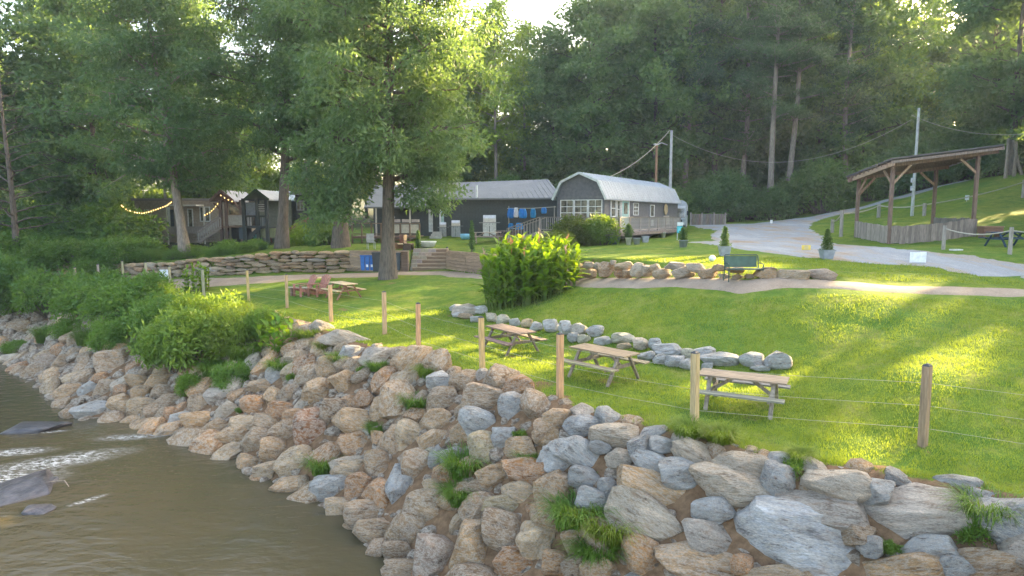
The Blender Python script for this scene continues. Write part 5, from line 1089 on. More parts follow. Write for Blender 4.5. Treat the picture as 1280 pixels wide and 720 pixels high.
# shrubs by the deck and behind
def bushat(px, py, key, s, label, name="shrub", colr=(1, 1, 1), sz=1, cat="shrub", group=None):
    p = hit(px, py); return place(key, p[0], p[1], s, None, name, label, cat, group, colr, z=p[2]-.05, sz=sz)
bushat(750, 306, 'bushA', 1.0, "upright green shrub in front of the cabin deck", sz=1.15, colr=(.75, .9, .75)); bushat(717, 306, 'bushA', 1.1, "dark purple green shrub in front of the cabin windows", colr=(.55, .45, .5), sz=1.05)
bushat(733, 307, 'bushB', .9, "low dark shrub between the two taller ones at the deck", colr=(.45, .45, .45)); bushat(700, 309, 'bushB', .9, "pale flowering shrub behind the right end of the tall yellow green plants", colr=(1.3, 1.0, .8))

# bench
o = T("metal_bench", 929, 351, "dark green metal mesh bench standing on the dirt path before the boulders", "bench"); s = o["_s"]; Wb = 47*s; gk = (.045, .08, .065)
MB().box((0, 0, .42), (Wb*.86, .46, .03)).build("seat", "paint", o, color=gk)
bk = MB().box((0, .26, .70), (Wb*.86, .025, .40)).build("backrest", "paint", o, color=(.07, .125, .095)); bk.rotation_euler.x = -.12
MB().tube([(-Wb*.45, .22, .45), (-Wb*.45, .32, .86), (-Wb*.42, .33, .91), (Wb*.42, .33, .91), (Wb*.45, .32, .86), (Wb*.45, .22, .45)], .022, 6).build("back_frame", "paint", o, color=gk)
for k in (-1, 1):
    MB().tube([(k*Wb*.45, -.26, -.02), (k*Wb*.45, -.24, .60), (k*Wb*.45, -.1, .63), (k*Wb*.45, .27, .62)], .02, 6).build("armrest", "paint", o, color=gk); MB().tube([(k*Wb*.45, .3, -.02), (k*Wb*.45, .22, .45)], .022, 6).build("leg", "paint", o, color=gk)
    MB().tube([(k*Wb*.45, -.25, .42), (k*Wb*.45, .25, .42)], .018, 6).build("side_rail", "paint", o, color=gk)
def stone_ball(px, py, r_, c, label, name, cat):
    o = T(name, px, py, label, cat); MB().lathe([(r_*math.sin(a), r_-r_*math.cos(a)) for a in [.1, .5, .9, 1.3, 1.7, 2.1, 2.5, 2.9]], n=14).build("globe", "paint", o, True, color=c); MB().lathe([(r_*.5, -.06), (r_*.5, .02)], n=10).build("base", "dark_metal", o); return o
stone_ball(890, 327, .14, (.75, .78, .76), "small white globe sitting on the grass edge above the boulders left of the bench", "garden_globe", "globe")
# small signs
def sign(px, py, w_, h_, hp, c, label, name="small_sign", rz=0, edge=None, posts=2, nopost=False):
    o = T(name, px, py, label, "sign", rz=rz); s = o["_s"]
    MB().box((0, 0, hp*s-h_*s/2), (w_*s, .03, h_*s)).build("board", "paint", o, color=c)
    for k in ((-1, 1) if posts == 2 else (0,)): MB().box((k*w_*s*.4, .03, (hp*s-h_*s*.3)/2), (.035, .03, hp*s-h_*s*.3)).build("stake", "paint", o, color=(.5, .5, .5))
    return o, s
sign(1147, 330, 20, 13, 15, (.74, .77, .80), "blank white board standing on the grass edge beside the gravel road")
o, s = sign(1007.5, 314, 11, 6, 7.5, (.75, .55, .12), "tiny yellow sign on two stakes at the near edge of the gravel road"); MB().box((0, -.02, 4.5*s), (5*s, .012, 4.4*s)).build("panel", "paint", o, color=(.62, .50, .22))
sign(206, 357, 11, 11, 20, (.70, .74, .78), "white square notice on a fence post among the bushes at left", posts=1); sign(1208.5, 252, 5, 6, 8, (.7, .75, .78), "tiny white sign high on the right hillside under the rope rail", posts=1)
sign(964, 281, 3, 4, 6, (.8, .8, .75), "tiny white marker at the far edge of the road below the pines", posts=1)
o = T("flat_stone_slab", 1195, 313, "flat white slab lying in the grass before the plank fence", "slab"); MB().box((0, 0, .03), (.5, .3, .07)).build("slab", "paint", o, color=(.6, .6, .58))

# far wooden fence
o = Tw("board_fence", px_x(886, 70), 70, "brown vertical board fence across the far side of the road beyond the truck", "fence"); B0 = Vector(o.location)
zf = H(px_x(886, 70), 70)
for i in range(26):
    x = px_x(863+42*i/25, 70)-B0.x; MB().box((x, 0, .62), (.125, .03, 1.15)).build("board", "wood", o, color=tuple(random.uniform(.8, 1.1)*q for q in (.22, .17, .14)))
for z in (.15, 1.15): MB().box((0, .03, z), (px_x(905, 70)-px_x(862, 70), .05, .09)).build("rail", "woodx", o, color=(.3, .25, .2))
for px in (862, 876, 891, 905): MB().box((px_x(px, 70)-B0.x, -.02, .6), (.12, .12, 1.5)).build("post", "wood", o, color=(.33, .28, .24))

# ------------------------------------------------------------------ pavilion
A2, A4, A1, A3 = (22.8, 39.8), (28.2, 40.3), (23.0, 44.0), (28.4, 44.5)
o = Tw("open_pavilion", 25.6, 42.1, "open timber pavilion on four brown posts with a slanting metal shed roof, right side", "pavilion"); B0 = Vector(o.location)
def rz_(x, y): return 10.62+.137*(x-22.8)-.133*(y-39.8)
for (x, y) in (A1, A2, A3, A4):
    g = H(x, y); MB().box(Vector((x, y, (g+rz_(x, y))/2-.1))-B0, (.18, .18, rz_(x, y)-g)).build("post", "wood", o, color=(.20, .13, .10))
RC = [(22.3, 39.1), (29.3, 39.8), (29.5, 45.2), (22.5, 44.6)]
def RP(x, y, dz=0): return Vector((x, y, rz_(x, y)+dz))-B0
mb = MB(); P = [RP(*q, .28) for q in RC]; mb.add(P+[p-Vector((0, 0, .04)) for p in P], [(0, 1, 2, 3), (7, 6, 5, 4), (0, 4, 5, 1), (1, 5, 6, 2), (2, 6, 7, 3), (3, 7, 4, 0)]); ro = mb.build("roof", "metal_sheet", o, color=(.10, .095, .095))
for i in range(17):
    u = i/16; a = RP(RC[0][0]*(1-u)+RC[3][0]*u-.06, RC[0][1]*(1-u)+RC[3][1]*u, .32); b_ = RP(RC[1][0]*(1-u)+RC[2][0]*u, RC[1][1]*(1-u)+RC[2][1]*u, .32); MB().bar(a, b_, .12, .06).build("corrugation", "metal_sheet", ro, color=(.13, .12, .12))
for y0, y1 in ((39.75, 40.2), (44.1, 44.7)): MB().bar(RP(22.4, y0-.05, .0), RP(29.3, y1-.05, .0), .08, .22).build("beam", "wood", o, color=(.26, .17, .13))
MB().bar(RP(29.35, 39.8, .14), RP(29.55, 45.2, .14), .05, .2).build("fascia", "wood", o, color=(.34, .30, .28)); MB().bar(RP(22.3, 39.1, .1), RP(29.3, 39.78, .1), .05, .16).build("fascia", "wood", o, color=(.24, .18, .15))
MB().bar(RP(22.45, 39.1, .02), RP(22.6, 44.6, .02), .08, .26).build("eave_beam", "wood", o, color=(.36, .25, .18))
for i in range(11):
    y = 39.4+i*.5; MB().bar(RP(22.4, y, .15), RP(29.3, y+.5, .15), .05, .16).build("rafter", "wood", o, color=(.17, .12, .10))
for (x, y), s_ in ((A2, 1), (A4, -1), (A3, -1), (A1, 1)): MB().bar(RP(x, y, -1.15), RP(x+s_*1.05, y, -.12), .09, .13).build("brace", "wood", o, color=(.38, .25, .16))
for (x, y), s_ in ((A2, 1), (A1, -1)): MB().bar(RP(x, y, -1.1), RP(x, y+s_*.95, -.12), .09, .12).build("brace", "wood", o, color=(.30, .20, .14))
# plank skirt fence between its posts
o = Tw("plank_fence", 25.5, 39.9, "low weathered grey plank fence round the foot of the pavilion", "fence"); B0 = Vector(o.location)
def planks(a, b_, n_, c):
    for i in range(n_):
        u = (i+.5)/n_; x = a[0]+(b_[0]-a[0])*u; y = a[1]+(b_[1]-a[1])*u; z = H(x, y); an = math.atan2(b_[1]-a[1], b_[0]-a[0]); L = math.dist(a, b_)/n_
        f = random.uniform(.7, 1.15); MB().box(Vector((x, y, z+.55+random.uniform(-.03, .03)))-B0, (L-.012, .035, 1.06), an).build("plank", "wood", o, color=tuple(q*f for q in c))
planks((22.85, 39.65), (28.3, 40.1), 30, (.25, .20, .17)); planks((22.9, 44.0), (22.7, 39.8), 22, (.33, .28, .24)); planks((28.3, 40.2), (28.4, 44.4), 20, (.22, .2, .19))
for z in (.2, .95): MB().bar(Vector((22.85, 39.72, H(22.9, 39.7)+z))-B0, Vector((28.3, 40.17, H(28.3, 40.2)+z))-B0, .04, .09).build("rail", "woodx", o, color=(.25, .2, .17))
# rope fence
RF = [((1040, 291), 17), ((1051, 296), 34), ((1098, 273), 17), ((1179, 312), 30), ((1262, 318), 34)]
o = T("rope_fence", 1098, 273, "weathered post and rope fence climbing the grass slope behind the pavilion", "rope fence"); B0 = Vector(o.location)
def rpost(par, B, px, py, h_, c=(.30, .27, .24)):
    p = Vector(hit(px, py)); s = (p-Vector((0, 0, CAMZ))).dot(FWD)/F; r_ = .09*max(1, s/.04); MB().tube([p-B-Vector((0, 0, .2)), p-B+Vector((0, 0, h_*s))], [r_, r_*.92], 8).build("post", "wood", par, color=c); return p+Vector((0, 0, h_*s*.88)), s
tops = [rpost(o, B0, *q) for q in ((1040, 291, 17), (1051, 296, 33), (1098, 272, 17), (1155, 270, 16), (1279, 247, 22))]
# rope with sag
def rope(par, B, pts, r_=.028, sag=.25, c=None):
    for a, b_ in zip(pts[:-1], pts[1:]):
        n_ = 10; MB().tube([a.lerp(b_, i/n_)-B-Vector((0, 0, sag*4*(i/n_)*(1-i/n_))) for i in range(n_+1)], r_, 5).build("rope", "wire", par)
rope(o, B0, [t_[0] for t_ in tops], .05, .2)
o = T("rope_fence", 1179, 312, "two thick grey posts joined by a sagging pale rope in front of the pavilion", "rope fence"); B0 = Vector(o.location)
t1 = rpost(o, B0, 1179, 312, 30); t2 = rpost(o, B0, 1262, 318, 34); t3 = Vector((t2[0].x+4.5, t2[0].y-.5, t2[0].z+.2)); rope(o, B0, [t1[0], t2[0], t3], .03, .25)
# blue picnic table, firewood box
p = hit(1262, 308); picnic("picnic_table", tuple(p), .1, "dark blue picnic table at the right edge of the picture beyond the rope fence", ((.04, .07, .12), (.03, .06, .10)), group="picnic tables by the pavilion", L=2.2)
o = T("wooden_trough", 1237, 297, "long low brown wooden box on the grass right of the pavilion", "box"); s = o["_s"]; MB().box((0, 0, .45), (24*s, .6, .35)).build("body", "woodx", o, color=(.18, .09, .06)); MB().box((0, 0, .66), (25*s, .66, .05)).build("lid", "woodx", o, color=(.24, .13, .09)); [MB().box((k*10*s, 0, .15), (.1, .5, .35)).build("leg", "wood", o, color=BRN) for k in (-1, 1)]

# utility poles and wires
def upole(px, pyb, pyt, Y, label, c, r_=.14, name="utility_pole"):
    b_ = Vector(atY(px, pyb, Y)); b_.z = H(b_.x, b_.y); tp = Vector(atY(px, pyt, Y)); o = empty(name, tuple(b_), 0, label, "utility pole"); MB().tube([(0, 0, -.3), (0, 0, tp.z-b_.z)], [r_, r_*.75], 10).build("pole", "wood", o, color=c); return o, tp
o1, tp1 = upole(837, 262, 163, 66, "tall grey utility pole behind the far end of the grey cabin", (.42, .42, .40), .17); o2, tp2 = upole(819, 262, 182, 64, "shorter brown utility pole left of the tall grey one", (.30, .17, .10), .15); o3, tp3 = upole(1140, 268, 135, 58, "grey utility pole seen through the pavilion on the right", (.42, .44, .43), .14)
B0 = Vector(o2.location); arm = MB().tube([tp2-B0, tp2-B0+Vector((.6, -.1, .25)), tp1-B0-Vector((.2, 0, 1.4))], .05, 6).build("lamp_arm", "steel", o2); MB().lathe([(.05, .1), (.16, .06), (.2, 0), (.14, -.05)], tuple(tp2-B0+Vector((0, 0, .1))), 10).build("lamp_head", "steel", arm)
for z in (1.2, 1.9): MB().box(Vector((-.2, -.15, z+1.2)), (.28, .2, .4)).build("meter_box", "paint", o3, color=(.5, .52, .52))
def cable(a, b_, label, sag=1.0, r_=.03):
    a = Vector(a); b_ = Vector(b_); n_ = 24; mb = MB(); mb.tube([a.lerp(b_, i/n_)-a-Vector((0, 0, sag*4*(i/n_)*(1-i/n_))) for i in range(n_+1)], r_, 5); c_ = mb.build("cable", "wire", None, loc=a); tag(c_, label, "cable"); return c_
cable(tp1, atY(762, 221, 52), "cable sloping from the tall grey pole down to the cabin roof", .5, .03); cable(tp1-Vector((0, 0, .3)), tp3-Vector((0, 0, 1.0)), "long cable sagging between the two grey utility poles across the forest", 3.2, .018); cable(tp3-Vector((0, 0, .6)), atY(1330, 160, 50), "cable running from the right pole out past the right edge of the picture", 1.0, .018)
# bare trunks on the right hill
for px, py, pt, lean, lb in ((1257, 218, 186, 0, "pale straight trunk at the top of the right hill"), (1267, 222, 190, .0, "thin pale trunk, middle of the three on the right hill"), (1278, 225, 188, -1.2, "yellowish leaning trunk at the right edge of the picture")):
    q = Vector(atY(px, py, 66)); g = H(q.x, q.y); o = empty("dead_tree", (q.x, q.y, g), 0, lb, "dead tree"); tz = atY(px, pt, 66)[2]; MB().tube([(0, 0, -.3), (lean*.5, 0, (tz-g)*.5), (lean, 0, tz-g+1)], [.16, .14, .12], 8).build("trunk", "bark_pale", o)

# ------------------------------------------------------------------ lodges on the left
def planar(name, px, Y, label, cat, zb=None):
    x = px_x(px, Y); o = empty(name, (x, Y, H(x, Y) if zb is None else zb), 0, label, cat); return o, Vector(o.location)
def wbx(B, p0, p1): 
    p0 = Vector(p0)-B; p1 = Vector(p1)-B; c = (p0+p1)/2; d = p1-p0; return MB().box(c, (abs(d.x), abs(d.y), abs(d.z)))
Yl = 62.0
o, B = planar("tan_lodge", 225, Yl+3, "long low tan lodge with white framed windows behind the trees at left", "building", 5.3)
z0, z1 = 4.8, atY(225, 251, Yl)[2]
wbx(B, (px_x(172, Yl), Yl, z0), (px_x(292, Yl), Yl+6, z1)).build("wall", "paint", o, color=(.42, .34, .27))
wbx(B, (px_x(170, Yl), Yl-.3, z1), (px_x(294, Yl), Yl+6.3, z1+.22)).build("roof", "metal_sheet", o, color=(.25, .22, .2))
def lwin(o, B, a, b_, t_, u_, Y, fc=WHITE, bars=1):
    p0 = Vector(atY(a, u_, Y)); p1 = Vector(atY(b_, t_, Y)); k = .09
    fr = MB(); c = (p0+p1)/2-B
    fr.box((p0.x-B.x-k/2, -B.y+Y-.05, c.z), (k, .08, p1.z-p0.z+2*k)); fr.box((p1.x-B.x+k/2, -B.y+Y-.05, c.z), (k, .08, p1.z-p0.z+2*k)); fr.box((c.x, -B.y+Y-.05, p1.z-B.z+k/2), (p1.x-p0.x, .08, k)); fr.box((c.x, -B.y+Y-.06, p0.z-B.z-k/2), (p1.x-p0.x, .1, k))
    w_ = fr.build("window", "paint", o, color=fc); MB().box((c.x, -B.y+Y-.02, c.z), (p1.x-p0.x, .02, p1.z-p0.z)).build("pane", "glass", w_)
    for i in range(bars): MB().box((p0.x-B.x+(p1.x-p0.x)*(i+1)/(bars+1), -B.y+Y-.05, c.z), (.07, .05, p1.z-p0.z)).build("glazing_bar", "paint", w_, color=fc)
lwin(o, B, 251.5, 261.5, 259.5, 276, Yl); lwin(o, B, 183, 184.5, 263, 276, Yl, bars=0); lwin(o, B, 237, 240, 262, 290, Yl, bars=0)
d_ = wbx(B, atY(213, 291, Yl-.03), atY(217, 262, Yl+.0)).build("door", "paint", o, color=(.06, .07, .075)); wbx(B, atY(210, 291, Yl-.08), atY(212.5, 259, Yl+.01)).build("door_frame", "paint", o, color=WHITE)
wbx(B, atY(207, 257.5, Yl-1.6), atY(255, 256, Yl+.02)).build("awning", "metal_sheet", o, color=(.6, .56, .5))
for px in (208, 254): q = Vector(atY(px, 257, Yl-1.5)); wbx(B, (q.x-.05, q.y-.05, z0), (q.x+.05, q.y+.05, q.z)).build("awning_post", "wood", o, color=(.6, .57, .5))
wbx(B, atY(209, 292, Yl-1.5), atY(256, 283, Yl-1.44)).build("railing_panel", "wood", o, color=(.30, .26, .24))
# brown porch with gable roof
Yp = 58.0
o, B = planar("brown_porch", 278, Yp, "brown timber porch with a grey gable roof and a stair going down to the left", "porch", 5.3)
def gable(o, B, a, pk, c_, depth, Y, ze_, zp_, colr, over=.3, slope_col=None):
    """a, pk, c_: px of eave left, peak, eave right at depth Y"""
    A = Vector(atY(a, ze_, Y)); P_ = Vector(atY(pk, zp_, Y)); C_ = Vector(atY(c_, ze_, Y)); q = Vector((0, depth, 0)); th_ = Vector((0, 0, -.12))
    for u, v in ((A, P_), (C_, P_)):
        pts = [u-B, v-B, v+q-B, u+q-B]; mb = MB(); mb.add(pts+[p+th_ for p in pts], [(0, 1, 2, 3), (7, 6, 5, 4), (0, 4, 5, 1), (1, 5, 6, 2), (2, 6, 7, 3), (3, 7, 4, 0)]); rp_ = mb.build("roof_panel", "metal_sheet", o, color=colr)
        MB().bar(u-B+Vector((0, -.02, -.05)), v-B+Vector((0, -.02, -.05)), .06, .2).build("barge_board", "wood", o, color=slope_col or (.17, .11, .09))
    mb = MB(); mb.prism([((A.x-B.x)*1, A.z-B.z-.1), ((C_.x-B.x), C_.z-B.z-.1), ((P_.x-B.x), P_.z-B.z-.14)], Y-B.y+.15, Y-B.y+.22, 'y'); return mb
gable(o, B, 262, 275.5, 292, 5.5, Yp, 250.5, 237, (.30, .31, .33)).build("gable_end", "wood", o, color=(.12, .075, .06))
zD = atY(275, 283, Yp)[2]
wbx(B, (px_x(276, Yp), Yp, zD-.12), (px_x(305, Yp), Yp+3.4, zD)).build("deck_floor", "wood", o, color=BRN)
for px in (277.5, 284.5, 303): wbx(B, (px_x(px, Yp)-.12, Yp+.02, 5.1), (px_x(px, Yp)+.12, Yp+.24, atY(px, 250, Yp)[2])).build("post", "wood", o, color=(.15, .10, .085))
for a, b_ in (((267, 254), (277.5, 264)), ((300, 262), (292, 252))): MB().bar(Vector(atY(*a, Yp+.1))-B, Vector(atY(*b_, Yp+.1))-B, .12, .14).build("brace", "wood", o, color=(.2, .12, .09))
wbx(B, atY(285.5, 281.5, Yp-.02), atY(302.5, 269, Yp+.03)).build("railing_panel", "paint", o, color=(.36, .34, .31)); wbx(B, atY(285, 269, Yp-.05), atY(303, 268, Yp+.06)).build("handrail", "woodx", o, color=(.25, .16, .12))
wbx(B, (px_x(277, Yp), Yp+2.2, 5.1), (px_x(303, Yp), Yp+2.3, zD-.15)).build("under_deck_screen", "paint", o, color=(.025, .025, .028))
wbx(B, (px_x(276, Yp), Yp+3.3, zD), (px_x(306, Yp), Yp+3.5, atY(280, 250, Yp)[2])).build("back_wall", "paint", o, color=(.20, .15, .12)); lwin(o, B, 287, 301, 257, 268, Yp+3.25, bars=0, fc=(.3, .25, .2))
for k, (dx) in enumerate((0, 7)):
    a = Vector(atY(275.5-dx*.2, 272-dx*.3, Yp+dx*.12)); b_ = Vector(atY(248-dx*.2, 291-dx*.3, Yp+dx*.12)); MB().bar(a-B, b_-B, .1, .1).build("stair_rail", "woodx", o, color=(.33, .28, .26)); MB().bar(a-B-Vector((0, 0, .85)), b_-B-Vector((0, 0, .85)), .06, .26).build("stringer", "woodx", o, color=(.3, .25, .22))
    for i in range(11): q = a.lerp(b_, i/10)-B; MB().box(q-Vector((0, 0, .42)), (.09, .03, .84)).build("baluster", "wood", o, color=(.36, .33, .32))
for i in range(6): q = Vector(atY(275-26*(i+.5)/6, 285+12*(i+.5)/6, Yp+.45))-B; MB().box(q, (.36, .9, .05)).build("tread", "woodx", o, color=(.3, .24, .2))
# black screened porch
Yq = 56.5
o, B = planar("black_porch", 320, Yq, "black framed screened porch with dark green gable and black stair, between the tree trunks", "porch", 5.25)
gable(o, B, 305, 319.5, 336, 5.0, Yq, 249, 236.5, (.30, .32, .33), slope_col=(.05, .08, .04)).build("gable_end", "paint", o, color=(.035, .05, .022))
for px in (306.5, 323.5, 335): wbx(B, (px_x(px, Yq)-.13, Yq-.05, 5.1), (px_x(px, Yq)+.13, Yq+.2, atY(px, 248, Yq)[2])).build("post", "paint", o, color=BLK)
for y in (249.5, 270, 283): wbx(B, atY(305, y+1, Yq-.03), atY(336, y-.6, Yq+.1)).build("rail", "paint", o, color=BLK)
wbx(B, atY(307.5, 269, Yq+.12), atY(322.5, 253, Yq+.16)).build("screen", "paint", o, color=(.20, .215, .26)); 
w_ = wbx(B, atY(323, 264, Yq+.05), atY(331, 254.5, Yq+.08)).build("slatted_shutter", "paint", o, color=(.12, .09, .08))
for i in range(4): wbx(B, atY(323, 256.2+2.6*i, Yq-.01), atY(331, 255.4+2.6*i, Yq+.04)).build("slat", "paint", w_, color=(.55, .55, .52))
for i in range(8): q = Vector(atY(308.5+i*3.6, 276.5, Yq+.04))-B; MB().box(q, (.04, .04, .85)).build("baluster", "paint", o, color=BLK)
wbx(B, atY(308, 282, Yq+.3), atY(314, 271.5, Yq+.33)).build("panel", "paint", o, color=(.55, .52, .52)); wbx(B, atY(325, 282, Yq+.3), atY(334, 272, Yq+.33)).build("panel", "paint", o, color=(.30, .32, .34))
wbx(B, (px_x(306, Yq), Yq+.1, atY(306, 284, Yq)[2]-.1), (px_x(336, Yq), Yq+3.3, atY(306, 284, Yq)[2])).build("deck_floor", "wood", o, color=(.08, .08, .08))
wbx(B, (px_x(306, Yq), Yq+3.2, 5.1), (px_x(350, Yq), Yq+3.4, atY(320, 249, Yq)[2])).build("back_wall", "paint", o, color=(.20, .21, .17))
for k in (0, .9):
    MB().bar(Vector(atY(325, 284, Yq-.1+k))-B, Vector(atY(310, 299, Yq-.1+k))-B, .07, .3).build("stringer", "paint", o, color=BLK)
for i in range(6): q = Vector(atY(324-2.4*i, 285.5+2.4*i, Yq+.35))-B; MB().box(q, (.3, .85, .05)).build("tread", "paint", o, color=(.06, .065, .07))
wbx(B, atY(299, 299, Yq-.04), atY(308, 284, Yq+.0)).build("skirt_panel", "paint", o, color=(.05, .07, .085)); wbx(B, atY(323, 297, Yq+.6), atY(345, 285, Yq+.65)).build("skirt_panel", "paint", o, color=(.30, .31, .17))
# metal roofed cabin behind
o, B = planar("metal_roof_cabin", 345, 63, "cabin with a white metal roof half hidden behind the tall bare trunk", "building", 5.3)
Y3 = 62.0
wbx(B, (px_x(322, Y3), Y3, 4.9), (px_x(420, Y3), Y3+5, atY(345, 250, Y3)[2])).build("wall", "paint", o, color=(.24, .22, .16))
P = [Vector(atY(318, 250, Y3-.5))-B, Vector(atY(372, 250, Y3-.5))-B, Vector(atY(366, 239.5, Y3+3))-B, Vector(atY(322, 238.5, Y3+3))-B]; mb = MB(); mb.add(P+[p-Vector((0, 0, .12)) for p in P], [(0, 1, 2, 3), (7, 6, 5, 4), (0, 4, 5, 1), (1, 5, 6, 2), (2, 6, 7, 3), (3, 7, 4, 0)]); rf_ = mb.build("roof", "metal_sheet", o, color=(.55, .6, .62))
for i in range(14): u = (i+.5)/14; MB().bar(P[0].lerp(P[1], u)+Vector((0, 0, .03)), P[3].lerp(P[2], u)+Vector((0, 0, .03)), .06, .05).build("seam", "metal_sheet", rf_, color=(.6, .65, .68))
lwin(o, B, 336.5, 342, 255, 268, Y3, fc=(.3, .3, .2), bars=0)
# dark cabin right of it with red stair
o, B = planar("dark_cabin", 395, 60, "dark cabin on posts with a flat roof, half hidden by hanging foliage", "building", 5.3)
Y4 = 59.0
wbx(B, (px_x(366, Y4), Y4+1.2, atY(366, 283, Y4)[2]), (px_x(424, Y4), Y4+5, atY(366, 243, Y4)[2])).build("wall", "paint", o, color=(.085, .08, .075)); wbx(B, (px_x(362, Y4), Y4-.4, atY(366, 243, Y4)[2]), (px_x(428, Y4), Y4+5.3, atY(366, 240.5, Y4)[2])).build("roof", "metal_sheet", o, color=(.25, .24, .22))
wbx(B, (px_x(378, Y4), Y4-.3, atY(378, 284.5, Y4)[2]), (px_x(424, Y4), Y4+1.2, atY(378, 280.5, Y4)[2])).build("deck_floor", "wood", o, color=(.22, .13, .1))
for px in (380, 392, 407, 422): wbx(B, (px_x(px, Y4)-.12, Y4-.25, 5.1), (px_x(px, Y4)+.12, Y4-.02, atY(px, 282, Y4)[2])).build("post", "wood", o, color=(.13, .1, .09))
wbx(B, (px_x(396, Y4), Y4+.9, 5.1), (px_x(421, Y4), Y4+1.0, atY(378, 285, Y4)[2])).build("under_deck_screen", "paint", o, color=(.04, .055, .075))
lwin(o, B, 372, 379, 252, 262, Y4+1.18, fc=(.3, .3, .3)); lwin(o, B, 400, 408, 253, 264, Y4+1.18, fc=(.3, .3, .3))
o, B = planar("red_stair", 367, 58, "red brown timber stair with upright boards climbing right to the dark cabin", "stair", 5.3)
a = Vector(atY(382, 272, 58.2)); b_ = Vector(atY(354, 291, 58.2))
for k in (0, 1.0):
    v = Vector((0, k, 0)); MB().bar(a-B+v, b_-B+v, .09, .1).build("handrail", "woodx", o, color=RED); MB().bar(a-B+v-Vector((0, 0, .95)), b_-B+v-Vector((0, 0, .85)), .06, .28).build("stringer", "woodx", o, color=RED)
    for i in range(13): q = a.lerp(b_, i/12)-B+v; MB().box(q-Vector((0, 0, .42)), (.12, .03, .85)).build("slat", "wood", o, color=tuple(random.uniform(.8, 1.1)*c for c in RED))
for i in range(7): q = a.lerp(b_, (i+.5)/7)-B+Vector((0, .5, -.9)); MB().box(q, (.34, .95, .05)).build("tread", "woodx", o, color=(.24, .12, .09))
# furniture on the lodge lawn
picnic("picnic_table", tuple(hit(347, 303)), .05, "red table with a pale yellow top behind the tall bare trunk", ((.62, .42, .30), (.34, .12, .09)), group="tables on the lodge lawn", L=2.0)
picnic("picnic_table", tuple(hit(260, 302)), .0, "dark red brown table at the foot of the brown porch stair", ((.26, .17, .15), (.20, .12, .1)), group="tables on the lodge lawn", L=2.0)
TEAL = (.16, .40, .42)
for px, py, rz, lb in ((322, 303, .4, "teal slatted garden chair in front of the black stair"), (243, 302, -.5, "teal slatted garden chair left of the brown porch stair"), (189, 301, .3, "teal slatted garden chair half hidden by hedge in front of the tan lodge")):
    adirondack("garden_chair", tuple(hit(px, py)), rz, lb, TEAL, group="teal garden chairs by the lodges", sc=1.1)
o = T("white_jug", 394, 306, "small white canister standing on the lodge lawn under the dark cabin", "canister"); MB().lathe([(.14, 0), (.16, .1), (.16, .55), (.08, .65), (.09, .72)], n=10).build("body", "paint", o, True, color=WHITE)
# string lights
def lights(pts, label, n_=22):
    a = [Vector(atY(*p)) for p in pts]; o = empty("string_lights", tuple(a[0]), 0, label, "string lights"); cur = []
    for i in range(n_+1):
        u = i/n_*(len(a)-1); k = min(int(u), len(a)-2); cur.append(a[k].lerp(a[k+1], u-k)-a[0])
    MB().tube(cur, .010, 4).build("cord", "dark_metal", o); bmh = MB().lathe([(.01, .07), (.036, .04), (.04, 0), (.025, -.03), (.005, -.045)], n=8).mesh("bulb", "bulb", True)
    for c in cur: link("bulb", bmh, o, loc=c-Vector((0, 0, .07)))
lights([(152, 256, 52), (158, 261, 52), (168, 264.5, 52), (178, 266, 52), (188, 263.5, 53), (198, 260, 54), (208, 256.5, 55), (214, 252, 56)], "string of warm bulbs sagging between the trees before the tan lodge", 24)
lights([(256, 268, 56), (262, 265, 56.5), (267, 260.5, 57), (272, 254, 57.5)], "short string of warm bulbs rising to the brown porch gable", 6)
lights([(276, 243.5, 57.7), (283, 248, 57.7), (290, 251, 57.6)], "three warm bulbs under the brown porch roof", 3)

